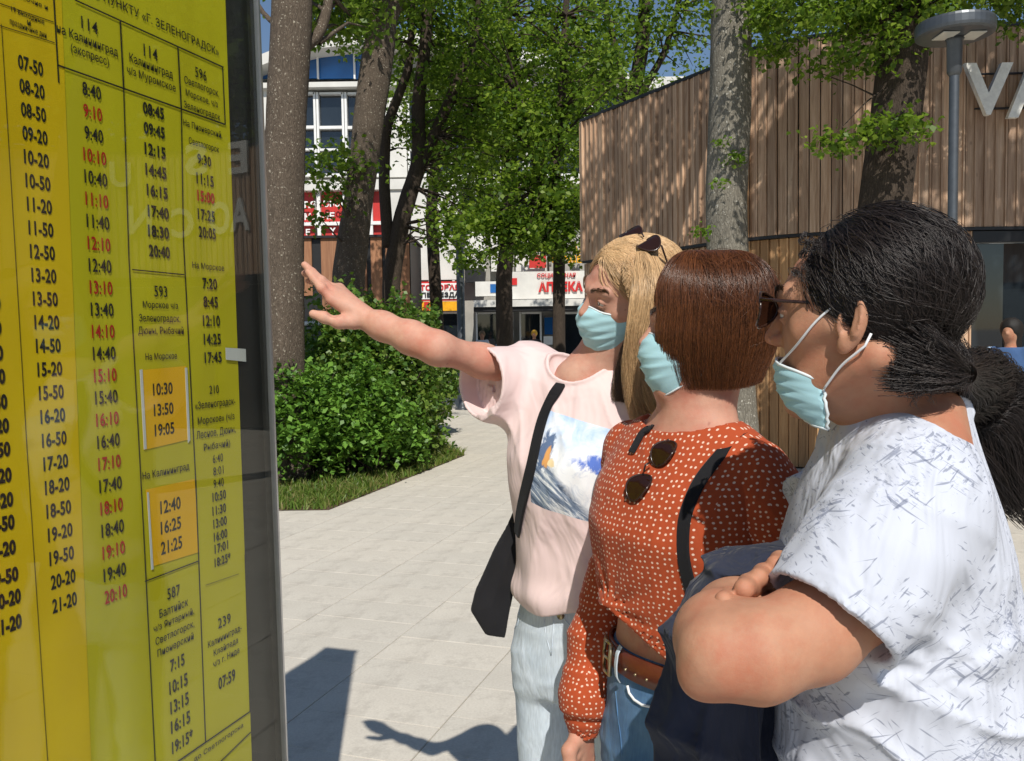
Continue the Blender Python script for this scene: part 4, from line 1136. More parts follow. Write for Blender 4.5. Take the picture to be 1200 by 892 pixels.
def cloth(name, c, var=.06, weave=900, bmp=.25, crease=.35, cs=9.0, cd=.012, rough=.85):
    m, nt, b = new_mat(name)
    v = coords(nt)
    f = noise(nt, v, 6, 4)
    nt.links.new(ramp(nt, f, [(.3, tuple(x*(1-var) for x in c)), (.7, tuple(min(1, x*(1+var)) for x in c))]), b.inputs['Base Color'])
    b.inputs['Roughness'].default_value = rough; b.inputs['Specular IOR Level'].default_value = .15
    b.inputs['Sheen Weight'].default_value = .08
    p = bump(nt, b, noise(nt, coords(nt, (1, 1, .5)), cs, 3, .5, 1.2), crease, cd)
    bump(nt, b, noise(nt, v, weave, 2), bmp, .0006, p)
    return m, nt, b
M['black_cloth'] = cloth('black_cloth', (.013, .013, .015), .2)[0]
M['navy_cloth'] = cloth('navy_cloth', (.026, .031, .052), .3, cs=16, crease=.9, cd=.03)[0]
M['white_trim'] = cloth('white_trim', (.72, .73, .76), .05)[0]
# pale denim / blue denim
def denim(name, c0, c1, c2):
    m, nt, b = cloth(name, c1, .1, cs=14, crease=.45, cd=.012)
    v = coords(nt)
    f = noise(nt, v, 7, 5, .6); g_ = noise(nt, coords(nt, (1, 1, .15)), 260, 2)
    c = ramp(nt, f, [(.3, c0), (.5, c1), (.75, c2)])
    c = mixc(nt, .3, c, ramp(nt, g_, [(.3, tuple(x*.6 for x in c1)), (.7, tuple(min(1, x*1.35) for x in c1))]))
    nt.links.new(c, b.inputs['Base Color']); return m
M['pale_denim'] = denim('pale_denim', (.42, .50, .60), (.52, .60, .68), (.62, .68, .74))
M['blue_denim'] = denim('blue_denim', (.035, .09, .20), (.07, .16, .31), (.15, .27, .42))
# pink tee with its surf photograph print (flat print, built from noise in the shirt's own space)
m, nt, b = cloth('pink_tee', (.74, .58, .565), .03, cs=7, crease=.7, cd=.03)
base = nt.nodes["Principled BSDF"].inputs['Base Color'].links[0].from_socket
tc = nt.nodes.new("ShaderNodeTexCoord"); sp = nt.nodes.new("ShaderNodeSeparateXYZ"); nt.links.new(tc.outputs['Object'], sp.inputs[0])
PRA = ((5.74, -.209, .5616), (1.38, 5.43, -6.559))      # print placement on the chest: u, v as affine functions of x, z
def aff(k): return math_n(nt, 'ADD', math_n(nt, 'ADD', math_n(nt, 'MULTIPLY', sp.outputs['X'], PRA[k][0]), math_n(nt, 'MULTIPLY', sp.outputs['Z'], PRA[k][1])), PRA[k][2])
uu, vv = aff(0), aff(1)
def inside(x, a=0.0, c=1.0): return math_n(nt, 'MULTIPLY', math_n(nt, 'GREATER_THAN', x, a), math_n(nt, 'LESS_THAN', x, c))
mask = math_n(nt, 'MULTIPLY', math_n(nt, 'MULTIPLY', inside(uu), inside(vv)), math_n(nt, 'LESS_THAN', sp.outputs['Y'], 0.02))
pv = coords(nt, (1, .4, 1))
n1 = noise(nt, pv, 16, 6, .6, .8)
n2 = noise(nt, coords_rs(nt, (0, R(-42), 0), (1, .3, 1)), 22, 6, .65, 1.5)
stv = coords_rs(nt, (0, R(-42), 0), (.25, .3, 1.6)); n3 = noise(nt, stv, 55, 5, .7, .8)
skyc = mixc(nt, ramp(nt, n1, [(.4, (0, 0, 0)), (.6, (1, 1, 1))]), (.42, .58, .82), (.74, .78, .84))
# dark wave wedge: below the diagonal from upper left to lower right
diag = math_n(nt, 'ADD', math_n(nt, 'ADD', vv, math_n(nt, 'MULTIPLY', uu, .95)), math_n(nt, 'MULTIPLY', n2, .25))
wave = ramp(nt, n3, [(.38, (.05, .075, .12)), (.52, (.2, .26, .36)), (.62, (.75, .78, .8))])
foam = ramp(nt, n2, [(.3, (.5, .56, .66)), (.5, (.78, .8, .82))])
c = mixc(nt, ramp(nt, diag, [(1.12, (0, 0, 0)), (1.3, (1, 1, 1))] if False else [(.80, (0, 0, 0)), (.92, (1, 1, 1))]), wave, foam)
top_ = math_n(nt, 'ADD', vv, math_n(nt, 'MULTIPLY', math_n(nt, 'SUBTRACT', n1, .5), .5))
c = mixc(nt, ramp(nt, top_, [(.62, (0, 0, 0)), (.78, (1, 1, 1))]), c, skyc)
def blobm(u0, v0, ru, rv):
    a = math_n(nt, 'POWER', math_n(nt, 'DIVIDE', math_n(nt, 'SUBTRACT', uu, u0), ru), 2.0) if False else math_n(nt, 'MULTIPLY', *(math_n(nt, 'DIVIDE', math_n(nt, 'SUBTRACT', uu, u0), ru),)*2)
    e = math_n(nt, 'MULTIPLY', *(math_n(nt, 'DIVIDE', math_n(nt, 'SUBTRACT', vv, v0), rv),)*2)
    return math_n(nt, 'LESS_THAN', math_n(nt, 'ADD', math_n(nt, 'ADD', a, e), math_n(nt, 'MULTIPLY', n3, .8)), 1.0)
def soft(u0, v0, ru, rv, colr, c, hard=.55):
    a = math_n(nt, 'DIVIDE', math_n(nt, 'SUBTRACT', uu, u0), ru); e = math_n(nt, 'DIVIDE', math_n(nt, 'SUBTRACT', vv, v0), rv)
    r2 = math_n(nt, 'ADD', math_n(nt, 'ADD', math_n(nt, 'MULTIPLY', a, a), math_n(nt, 'MULTIPLY', e, e)), math_n(nt, 'MULTIPLY', math_n(nt, 'SUBTRACT', n2, .5), 5.0))
    return mixc(nt, ramp(nt, r2, [(hard, (1, 1, 1)), (1.0, (0, 0, 0))]), c, colr)
c = soft(.74, .62, .22, .10, (.10, .18, .55), c, .3)
c = soft(.97, .60, .10, .14, (.03, .05, .16), c, .4)
c = soft(.16, .60, .12, .22, (.10, .15, .26), c, .4)
c = soft(.20, .54, .05, .12, (.60, .30, .10), c)
c = soft(.26, .50, .05, .06, (.75, .6, .35), c)
nt.links.new(mixc(nt, mask, base, c), b.inputs['Base Color'])
M['pink_tee'] = m
# rust blouse, small cream dots
m, nt, b = cloth('dotted_blouse', (.38, .066, .022), .1, cs=10, crease=.5, cd=.018)
v = coords(nt)
sp2 = nt.nodes.new("ShaderNodeSeparateXYZ"); nt.links.new(v, sp2.inputs[0])
ge = nt.nodes.new("ShaderNodeNewGeometry"); vt = nt.nodes.new("ShaderNodeVectorTransform"); vt.vector_type = 'NORMAL'; vt.convert_from = 'WORLD'; vt.convert_to = 'OBJECT'
nt.links.new(ge.outputs['Normal'], vt.inputs[0]); sn = nt.nodes.new("ShaderNodeSeparateXYZ"); nt.links.new(vt.outputs[0], sn.inputs[0])
sel = math_n(nt, 'GREATER_THAN', math_n(nt, 'ABSOLUTE', sn.outputs['X']), math_n(nt, 'ABSOLUTE', sn.outputs['Y']))
hor = math_n(nt, 'ADD', math_n(nt, 'MULTIPLY', sel, sp2.outputs['Y']), math_n(nt, 'MULTIPLY', math_n(nt, 'SUBTRACT', 1.0, sel), sp2.outputs['X']))
cb = nt.nodes.new("ShaderNodeCombineXYZ"); nt.links.new(hor, cb.inputs[0]); nt.links.new(sp2.outputs['Z'], cb.inputs[1])
vo = nt.nodes.new("ShaderNodeTexVoronoi"); vo.inputs['Scale'].default_value = 108; vo.inputs['Randomness'].default_value = .5; vo.voronoi_dimensions = '2D'
nt.links.new(cb.outputs[0], vo.inputs['Vector'])
base = b.inputs['Base Color'].links[0].from_socket
nt.links.new(mixc(nt, ramp(nt, vo.outputs['Distance'], [(.15, (1, 1, 1)), (.21, (0, 0, 0))]), base, (.72, .52, .40)), b.inputs['Base Color'])
M['dotted_blouse'] = m
M['dotted_sleeve'] = m
# white tee with slate scratch print
m, nt, b = cloth('scratch_tee', (.58, .61, .69), .03, cs=8, crease=.8, cd=.03)
base = b.inputs['Base Color'].links[0].from_socket
c = base
dens = noise(nt, coords(nt), 7, 3)
dm = math_n(nt, 'MULTIPLY', math_n(nt, 'SUBTRACT', dens, .56), .38)
for k, (rot, thr, sc_, st) in enumerate(((R(36), .605, 250, .045), (R(-40), .60, 240, .05), (R(-14), .64, 280, .05), (R(62), .66, 220, .06))):
    n_ = noise(nt, coords_rs(nt, (rot, 0, 0), (.3, st, 1.0), (k*3.1, k, k*1.7)), sc_, 2, .5, .5)
    a_ = ramp(nt, math_n(nt, 'ADD', n_, dm), [(thr, (0, 0, 0)), (thr+.05, (.6, .6, .6))])
    c = mixc(nt, a_, c, (.11, .13, .20))
n_ = noise(nt, coords_rs(nt, (R(36), 0, 0), (.5, .35, 1)), 330, 3, .8)
c = mixc(nt, ramp(nt, math_n(nt, 'ADD', n_, math_n(nt, 'MULTIPLY', dm, 2.6)), [(.53, (0, 0, 0)), (.66, (.55, .55, .55))]), c, (.22, .25, .36))
nt.links.new(c, b.inputs['Base Color'])
M['scratch_tee'] = m
# surgical mask
m, nt, b = cloth('mask_blue', (.40, .65, .71), .05, weave=700, bmp=.15, crease=.1, rough=.7)
b.inputs['Base Color'].links[0].from_node  # base kept
M['mask_blue'] = m
M['mask_white'] = simple('mask_white', (.68, .75, .77), .7, .04)

# ------------------------------------------------------------------ heads
EARROT = np.array(Matrix.Rotation(R(-12), 3, 'X'))
def head_fn(p, s=1.0, neck=None, male=False, ears=True, nr=.055):
    """local frame: x left, -y forward, z up, origin at ear level"""
    q = p/s
    x, y, z = q[..., 0], q[..., 1], q[..., 2]
    a = q.copy(); a[..., 0] = np.abs(x)
    d = ell(q, (0, .015, .042), (.0755, .098, .082))
    d = smin(d, ell(q, (0, -.030, .012), (.063, .068, .085)), .03)
    d = smin(d, ell(q, (0, -.038, -.052), (.050, .052, .062)), .03)          # jaw block
    d = smin(d, rc(a, (.056, .005, -.048), (.018, -.072, -.098), .014, .016), .03)
    d = smin(d, ell(q, (0, -.078, -.098), (.022, .018, .018)), .02)            # chin
    d = smin(d, rc(a, (.050, -.055, -.008), (.064, -.02, .0), .016, .012), .022)  # cheekbone
    d = smin(d, rc(a, (.008, -.094, .038), (.044, -.078, .042), .010, .009), .016)  # brow
    d = smax(d, -ell(a, (.031, -.108, .018), (.021, .020, .014)), .014)       # socket
    d = smin(d, rc(q, (0, -.090, .030), (0, -.115, -.012), .0065, .0105), .012)   # nose
    d = smin(d, ell(a, (.012, -.102, -.017), (.0085, .012, .008)), .007)
    d = smin(d, ell(a, (0, -.0935, -.050), (.024, .010, .0065)), .008)       # lips
    d = smin(d, ell(q, (0, -.092, -.061), (.020, .010, .007)), .008)
    d = smax(d, -rc(a, (0, -.104, -.0553), (.022, -.095, -.0545), .0012, .001), .003)
    # eyelids over the eyeball
    e = ell(a, (.031, -.082, .017), (.0150, .0150, .0135))
    slit = np.abs((a[..., 2]-.0165)+.25*(a[..., 0]-.031)**2/.0135)-.0042*np.sqrt(np.clip(1-((a[..., 0]-.031)/.0135)**2, 0, 1))
    lid = smax(e, -np.maximum(slit, q[..., 1]+.083), .0015)
    d = smin(d, lid, .004)
    if ears:
        b = (a-np.array([.0765, .012, .002]))@np.array(Matrix.Rotation(R(-14), 3, 'X'))
        b = b@np.array(Matrix.Rotation(R(-24), 3, 'Z'))
        er = ell(b, (0.004, 0, 0), (.0085, .0185, .033))
        rim = np.sqrt((np.sqrt((b[..., 1]/.0155)**2+((b[..., 2]-.001)/.029)**2)*.02-.019)**2+(b[..., 0]-.010)**2)-.0036
        rim = np.where(b[..., 2] < -.018, rim+.003, rim)
        er = smax(er, -ell(b, (.014, -.003, .000), (.012, .0105, .0205)), .004)
        er = smin(er, rim, .003)
        anti = rc(b, (.009, .006, .016), (.010, .007, -.010), .0028, .0032)
        er = smin(er, anti, .004)
        er = smin(er, ell(b, (.006, -.004, -.030), (.006, .0095, .011)), .006)   # lobe
        er = smin(er, ell(b, (.006, -.0135, -.005), (.005, .004, .007)), .005)     # tragus
        er = smax(er, -ell(b, (.010, -.006, -.006), (.006, .005, .0065)), .003)
        d = smin(d, er, .005)
    d = d*s
    if neck is not None:
        d = smin(d, rc(p, (0, .018*s, -.045*s), neck, nr*s, nr*1.12), .03)
    return d
def add_eyes(H, parent, s=1.0):
    for sg in (-1, 1):
        c = np.array([sg*.031, -.0815, .017])*s
        V, F = nets(lambda p: ell(p, c, (.0118*s,)*3), c-.014*s, c+.014*s, .0012)
        o = mesh_np('eye', relax(V, F), F, M['eye_white']); H.place(o, parent)
        ci = c+np.array([0, -.0114*s, 0])
        mb = MB(); mb.lathe([(.0056*s, -.0012), (.0054*s, .0002), (.003*s, .0010)], (0, 0, 0), 16)
        mb.v = [(ci[0]+v_[0], ci[1]-v_[2]+.001, ci[2]+v_[1]) for v_ in mb.v]
        H.mesh('iris', mb, 'iris', o)
def brows(H, parent, s, mat):
    n = 260; pts = []
    for sg in (-1, 1):
        t = rng.random(n); base = np.stack([sg*(.014+.036*t), -.104+.024*t**1.6, .040+.010*np.sin(t*2.3)+rng.normal(size=n)*.0022], 1)
        dr = np.stack([sg*np.full(n, .8), np.full(n, .15), .45-.5*t], 1)*.009
        pts.append(np.stack([base, base+dr*.5+[0, -.0008, 0], base+dr], 1))
    H.strands('eyebrow_hair', np.concatenate(pts)*s, .00045, mat, parent)
def face_mask(H, parent, s=1.0, drop=0.0, zs=None, yend=-.018, pf=(-.106, -.119, -.124, -.116, -.106, -.088), wrinkle=.002, top=.012, bot=-.118, fy=0.0, side=.066, color='mask_blue', name='face_mask'):
    """pleated mask wrapped round nose, cheeks and chin"""
    nu, nv = 41, 37; V = []
    pts = np.zeros((nv, nu, 3))
    for j in range(nv):
        v_ = j/(nv-1)
        z = top+(bot-top)*v_
        prof = np.interp(v_, [0, .12, .3, .55, .8, 1.0], pf)
        zc = z; zside = np.interp(v_, [0, 1], [top-.022, bot+.045] if zs is None else zs)
        for i in range(nu):
            u = i/(nu-1)*2-1
            a = abs(u)**1.9
            x = side*math.sin(u*math.pi/2)*(1.0 if v_ < .5 else 1-.18*(v_-.5)*2)
            y = prof+(yend-prof)*(1-math.cos(u*math.pi/2))**1.15
            zz = zc*(1-a)+zside*a
            pl = 0.0
            for pc in (.34, .52, .70):
                t = (v_-pc)/.05
                pl += .0042*math.exp(-abs(t)**1.4)*(1 if t > 0 else .25)*(1-a*.6)
            y -= pl; y += wrinkle*math.sin(u*9+v_*13)*math.sin(v_*21+u*4)
            pts[j, i] = (x, y+fy, zz+drop)
    mb = MB(); mb.add((pts*s).reshape(-1, 3), [(j*nu+i, j*nu+i+1, (j+1)*nu+i+1, (j+1)*nu+i) for j in range(nv-1) for i in range(nu-1)])
    o = H.mesh(name, mb, color, parent)
    sd = o.modifiers.new("thickness", 'SOLIDIFY'); sd.thickness = .0016; sd.offset = 0
    # white welded border
    for nm, line in (('mask_edge', pts[0, ::2]), ('mask_edge', pts[-1, ::2]), ('mask_edge', pts[:, 0][::3]), ('mask_edge', pts[:, -1][::3])):
        H.mesh(nm, MB().tube([tuple(q*s) for q in line], .0022*s, 6), 'mask_white', o)
    return o, pts*s
def drape(fn, a, b_, n=14, off=.0018):
    q = np.array(a)*(1-np.linspace(0, 1, n)[:, None])+np.array(b_)*np.linspace(0, 1, n)[:, None]
    for _ in range(8):
        g = np.stack([fn(q+np.eye(3)[j]*1e-3)-fn(q-np.eye(3)[j]*1e-3) for j in range(3)], 1); g /= np.linalg.norm(g, axis=1)[:, None]+1e-9
        d = fn(q); q = q+g*np.clip(off-d, 0, .02)[:, None]*.8
    for _ in range(12): q[1:-1] = (q[:-2]+2*q[1:-1]+q[2:])/4
    d = fn(q); g = np.stack([fn(q+np.eye(3)[j]*1e-3)-fn(q-np.eye(3)[j]*1e-3) for j in range(3)], 1); g /= np.linalg.norm(g, axis=1)[:, None]+1e-9
    q[1:-1] += (g*np.clip(off*.6-d, 0, .02)[:, None])[1:-1]
    for _ in range(2): q[1:-1] = (q[:-2]+2*q[1:-1]+q[2:])/4
    return q
def ear_loops(H, mo, pts, s, ear=(.079, .02, .024), low=(.077, .018, -.018), sides=(-1, 1)):
    for sg in sides:
        i = -1 if sg > 0 else 0
        a = pts[1, i]; b = pts[-2, i]; e = np.array(ear)*s; e[0] *= sg; f = np.array(low)*s; f[0] *= sg
        H.mesh('ear_loop', MB().tube(drape(lambda p: head_fn(p, s, ears=False), a, e), .0012, 6), 'cord_white', mo)
        H.mesh('ear_loop', MB().tube(drape(lambda p: head_fn(p, s, ears=False), b, f), .0012, 6), 'cord_white', mo)
def lock(guides, n, k=18, r0=.01, r1=.015, fl=None, wav=.0, wf=8.0, frizz=.001, endspread=1.0):
    """strands running along a guide polyline (array of points) with a round or flattened bundle section"""
    g = np.array(guides, float); L = np.r_[0, np.cumsum(np.linalg.norm(np.diff(g, axis=0), axis=1))]; L /= L[-1]
    t = np.linspace(0, 1, k); tt = np.linspace(0, 1, 60)
    gs = np.stack([np.interp(tt, L, g[:, i]) for i in range(3)], 1)
    ker = np.hanning(17); ker /= ker.sum()
    gs = np.stack([np.convolve(np.pad(gs[:, i], 8, 'reflect', reflect_type='odd'), ker, 'valid') for i in range(3)], 1)
    gc = np.stack([np.interp(t, tt, gs[:, i]) for i in range(3)], 1)
    T = np.gradient(gc, axis=0); T /= np.linalg.norm(T, axis=1)[:, None]
    ref = np.array(fl if fl is not None else (0, -1, 0.01), float)
    A = ref-T*(T@ref)[:, None]; A /= np.linalg.norm(A, axis=1)[:, None]; B = np.cross(T, A)
    rad = np.interp(t, np.linspace(0, 1, len(np.atleast_1d(r1))+1), np.r_[r0, np.atleast_1d(r1)]) if np.ndim(r1) else r0+(r1-r0)*t
    th = rng.uniform(0, 2*np.pi, n); rr = np.sqrt(rng.random(n))
    u = rr*np.cos(th); w = rr*np.sin(th)*(.4 if fl is not None else 1.0)
    pts = gc[None]+A[None]*(w[:, None]*rad[None])[..., None]+B[None]*(u[:, None]*rad[None])[..., None]
    ph = rng.uniform(0, 6.28, (n, 1)); cl = rng.integers(0, 70, n); phc = rng.uniform(0, 6.28, 70)[cl][:, None]
    if wav:
        am = wav*np.minimum(1, t*3)[None]
        pts += A[None]*(am*np.sin(t[None]*wf*6.28+phc+ph*.15))[..., None]+B[None]*(am*np.cos(t[None]*wf*5.1+phc*1.7+ph*.2))[..., None]
    pts += (rng.normal(size=(n, k, 3))*frizz*np.linspace(.2, 1, k)[None, :, None])
    if endspread != 1.0:
        lensc = rng.uniform(endspread, 1, n)
        for i in range(n):
            q = np.linspace(0, lensc[i], k); pts[i] = np.stack([np.interp(q, t, pts[i, :, j]) for j in range(3)], 1)
    return pts
def cap_strands(c, r, roots, tie, k=16, wav=.002, wf=3.0, lift=(1.0, 1.03), frizz=.0006, bulge=.0):
    """strands that hug an ellipsoid from root directions to a target direction"""
    c = np.array(c); r = np.array(r); n = len(roots)
    a = (roots-c)/r; a /= np.linalg.norm(a, axis=1)[:, None]
    b = (np.asarray(tie)-c)/r
    if b.ndim == 1: b = np.repeat(b[None], n, 0)
    b = b/np.linalg.norm(b, axis=1)[:, None]
    om = np.arccos(np.clip((a*b).sum(1), -.999, .999))[:, None, None]; t = np.linspace(0, 1, k)[None, :, None]
    q = (np.sin((1-t)*om)*a[:, None]+np.sin(t*om)*b[:, None])/np.sin(om)
    ra = rng.uniform(*lift, n)[:, None, None]*(1+bulge*np.sin(t*np.pi))
    ph = rng.uniform(0, 6.28, (n, 1)); cl = rng.integers(0, 40, n); pc = rng.uniform(0, 6.28, 40)[cl][:, None]
    pts = c+q*ra*r
    perp = np.cross(a, b); perp /= (np.linalg.norm(perp, axis=1)[:, None]+1e-9)
    am = wav*np.sin(np.linspace(0, 1, k)*np.pi)[None]
    pts += perp[:, None]*(am*np.sin(np.linspace(0, 1, k)[None]*wf*6.28+pc+ph*.3))[..., None]
    pts += rng.normal(size=pts.shape)*frizz
    return pts

# ------------------------------------------------------------------ legs and shoes shared by the standing figures
def legs(B, name, hipz, hx, hr, kz, kr, az, ar, mat, shoe, waist, spread=.02, hem=.09, y0=0.0, fold=.0035, h=.006):
    def fn(p):
        d = loft(p, waist)
        for sg in (-1, 1):
            l = chain(p, [(sg*hx, y0, hipz), (sg*(hx+spread*.5), y0-.01, kz), (sg*(hx+spread), y0+.02, az)], [hr, kr, ar], .03)
            d = smin(d, l, .025)
        d = d-folds(p, (0, .3, 1), 42, fold*np.exp(-((p[..., 2]-hipz-.03)/.09)**2), 9, 1.0)-folds(p, (.3, .2, 1), 30, fold*.6, 12, 2.0)
        return np.maximum(d, hem-p[..., 2])
    z1 = max(w[0] for w in waist)+.01; B.legfn = fn
    o = B.solid(name, fn, (-.26, -.22, hem-.02), (.26, .24, z1), h, mat)
    for sg in (-1, 1):
        cx = sg*(hx+spread)
        def sf(p):
            a = rc(p, (cx, y0+.045, .045), (cx, y0-.14, .035), .042, .036)
            a = smin(a, rc(p, (cx, y0+.03, .05), (cx, y0+.03, .11), .04, .037), .02)
            return np.maximum(a, .012-p[..., 2])
        B.solid('shoe', sf, (cx-.07, y0-.22, .0), (cx+.07, y0+.12, .17), .006, shoe)
        B.mesh('shoe_sole', MB().hexa([(cx-.043, y0+.09, .001), (cx+.043, y0+.09, .001), (cx+.038, y0-.175, .001), (cx-.038, y0-.175, .001), (cx-.043, y0+.09, .011), (cx+.043, y0+.09, .011), (cx+.038, y0-.175, .011), (cx-.038, y0-.175, .011)]), 'cord_white')
    return o

def solids(B, name, specs, mat, parent=None, it=1):
    """several grids of one figure joined into one mesh"""
    Vs, Fs, o = [], [], 0
    for fn, lo, hi, h in specs:
        V, F = nets(fn, lo, hi, h); V = relax(V, F, it)
        Vs.append(V); Fs.append(F+o); o += len(V)
    ob = mesh_np(name, np.concatenate(Vs), np.concatenate(Fs), M[mat])
    return B.place(ob, parent or B.root)
def xf(src, dst, pts):
    """points from frame src (Body) to frame dst"""
    T = np.array(dst.I @ src.M); pts = np.asarray(pts, float)
    return pts@T[:3, :3].T+T[:3, 3]
def bounds(pts, pad):
    p = np.asarray(pts); return p.min(0)-pad, p.max(0)+pad
def arc_pts(a, b, n, sag):
    t = np.linspace(0, 1, n)[:, None]; return np.array(a)*(1-t)+np.array(b)*t+np.array(sag)*np.sin(t*np.pi)
def ribbon(B, name, pts, nrm, w, mat, parent=None, th=.003):
    pts = np.array(pts, float); t = np.linspace(0, 1, 40); L = np.linspace(0, 1, len(pts))
    q = np.stack([np.interp(t, L, pts[:, i]) for i in range(3)], 1)
    k = np.hanning(9); k /= k.sum(); q = np.stack([np.convolve(np.pad(q[:, i], 4, 'reflect', reflect_type='odd'), k, 'valid') for i in range(3)], 1)
    T = np.gradient(q, axis=0); T /= np.linalg.norm(T, axis=1)[:, None]
    nn = np.array(nrm, float); nn = nn if nn.ndim == 2 else np.repeat(nn[None], 40, 0)
    if len(nn) != 40: nn = np.stack([np.interp(t, np.linspace(0, 1, len(nn)), nn[:, i]) for i in range(3)], 1)
    S = np.cross(T, nn); S /= np.linalg.norm(S, axis=1)[:, None]; Nn = np.cross(S, T)
    mb = MB(); V = []
    for i in range(40):
        for a, b_ in ((-1, 0), (-.8, 1), (.8, 1), (1, 0)): V.append(q[i]+S[i]*a*w/2+Nn[i]*b_*th)
    F = [(i*4+j, i*4+(j+1) % 4, (i+1)*4+(j+1) % 4, (i+1)*4+j) for i in range(39) for j in range(4)]
    mb.add(V, F+[(3, 2, 1, 0), (156, 157, 158, 159)])
    return B.mesh(name, mb, mat, parent, smooth=False)
def shell_end(d, region, th=.004):
    """open the cloth where region is positive so a hem shows an edge and a hollow"""
    return np.where(region > 0, np.maximum(d, -(d+th)), d)

def hit(B, fn, px, py, off=.004, d0=.6, d1=2.7):
    a, b_ = B.L(px, py, d0), B.L(px, py, d1); t = np.linspace(0, 1, 1400)[:, None]; q = a*(1-t)+b_*t
    dd = fn(q); i = int(np.argmax(dd < 0)); h_ = 1e-3; p0 = q[i]
    g_ = np.array([fn((p0+np.eye(3)[j]*h_)[None])[0]-fn((p0-np.eye(3)[j]*h_)[None])[0] for j in range(3)]); g_ /= np.linalg.norm(g_)+1e-9
    return p0+g_*off, g_
# ================================================================== woman with raised arm
W1 = Body('person', (.150, 1.76, 0), (-.5, -.866, 0), 'blonde woman in pale pink surf print tee and light jeans, arm stretched to the case')
H1 = W1.sub(P(738, 350, 1.71), (-.93, -.31, -.17), (.08, -.36, .92))
s1_ = .895
nb1 = xf(W1, H1, [(0, .0, 1.455)])[0]
def w1_head(p): return head_fn(p, s1_, nb1, ears=True, nr=.052)
L = W1.L
shR, elR, wrR = L(625, 440, 1.87), L(512, 408, 1.71), L(428, 374, 1.77)
def w1_arm(p):
    d = chain(p, [shR, (shR*.45+elR*.55), elR, elR*.65+wrR*.35, elR*.25+wrR*.75, wrR], [.038, .0315, .030, .0295, .0250, .0218], .03)
    ax = (wrR-elR)/np.linalg.norm(wrR-elR)
    D_ = 1.77
    # palm: four metacarpals spread from the wrist
    m1, m2, m3, m4 = L(389, 351, D_-.01), L(392, 344, D_+.004), L(394, 340, D_+.022), L(398, 338, D_+.040)
    for q, r in ((m1, .0125), (m2, .0125), (m3, .012), (m4, .011)):
        d = smin(d, rc(p, wrR+(q-wrR)*.12, q, .0175, r), .014)
    fingers = [
        ([m1, L(377, 338, D_-.014), L(368, 327, D_-.008), L(361.5, 319, D_-.002)], [.0105, .0092, .0082, .0072]),
        ([m2, L(377, 329.5, D_+.000), L(366, 319, D_+.004), L(357, 310.5, D_+.010)], [.0108, .0095, .0084, .0074]),
        ([m3, L(379, 331, D_+.030), L(367, 323.5, D_+.034), L(357, 320.5, D_+.03)], [.010, .009, .008, .007]),
        ([m4, L(383, 334, D_+.052), L(371, 331, D_+.052), L(361, 329.5, D_+.045)], [.009, .008, .0072, .0063])]
    for pts, rr in fingers:
        f = chain(p, pts, rr, .004)
        f = smin(f, ell(p, pts[1], (rr[1]*1.06,)*3), .004)
        d = smin(d, f, .0055)
    th = chain(p, [L(414, 377, D_-.012), L(397, 377.5, D_-.022), L(380, 372, D_-.026), L(367, 368, D_-.026)], [.0165, .0128, .0108, .0088], .010)
    d = smin(d, th, .010)
    d = smax(d, -ell(p, L(391, 365, D_-.03), (.012, .012, .012)), .006)
    return d - .0006*np.sin(p[..., 0]*260+p[..., 1]*150)*np.exp(-((p-wrR)**2).sum(-1)/.0009)
def w1_torso_skin(p):
    d = loft(p, [(1.20, 0, 0, .12, .08), (1.33, 0, 0, .135, .085), (1.40, 0, 0, .13, .07), (1.445, 0, .005, .09, .055), (1.475, 0, .005, .05, .048)])
    return d
bl, bh = bounds([shR, wrR, L(352, 308, 1.77), L(365, 368, 1.73), L(360, 330, 1.83)], .035)
bl = np.array(bl); bh = np.array(bh)+[.03, .03, .03]
specs = [(w1_arm, bl, bh, .0023)]
ob = solids(W1, 'body', specs, 'skin_fair')
# head, neck and upper chest in the head's own frame, joined to the same body mesh below
hV, hF = nets(lambda p: smin(w1_head(p), w1_torso_skin(xf(H1, W1, p)), .03), np.minimum((-.12, -.15, -.17), nb1-.10), np.maximum((.12, .14, .15), nb1+.10), .0023)
def join_into(ob, V, F, src, dst):
    V = xf(src, dst, V); me = ob.data
    n0 = len(me.vertices); co = np.empty(n0*3, np.float32); me.vertices.foreach_get("co", co)
    f0 = np.empty(len(me.loops), np.int32); me.loops.foreach_get("vertex_index", f0)
    mats = list(me.materials); nm = me.name
    o2 = mesh_np(nm, np.concatenate([co.reshape(-1, 3), V]), np.concatenate([f0.reshape(-1, 4), F+n0]), mats[0])
    ob.data = o2.data; bpy.data.objects.remove(o2); bpy.data.meshes.remove(me); ob.data.name = nm
join_into(ob, relax(hV, hF), hF, H1, W1)
add_eyes(H1, W1.root, s1_); brows(H1, W1.root, s1_, 'hair_brown')
mo, mp = face_mask(H1, W1.root, s1_, drop=-.002, wrinkle=.0028, top=.006, bot=-.122)
ear_loops(H1, mo, mp, s1_)
# nails on the stretched hand
for q, dr in ((L(362.6, 316.5, 1.766), 1), (L(358.5, 308.6, 1.778), 1), (L(368, 364.5, 1.742), 1)):
    W1.mesh('finger_nail', MB().lathe([(.0040, -.0008), (.0036, .0006), (.001, .0010)], tuple(q), 10), 'skin_fair2')
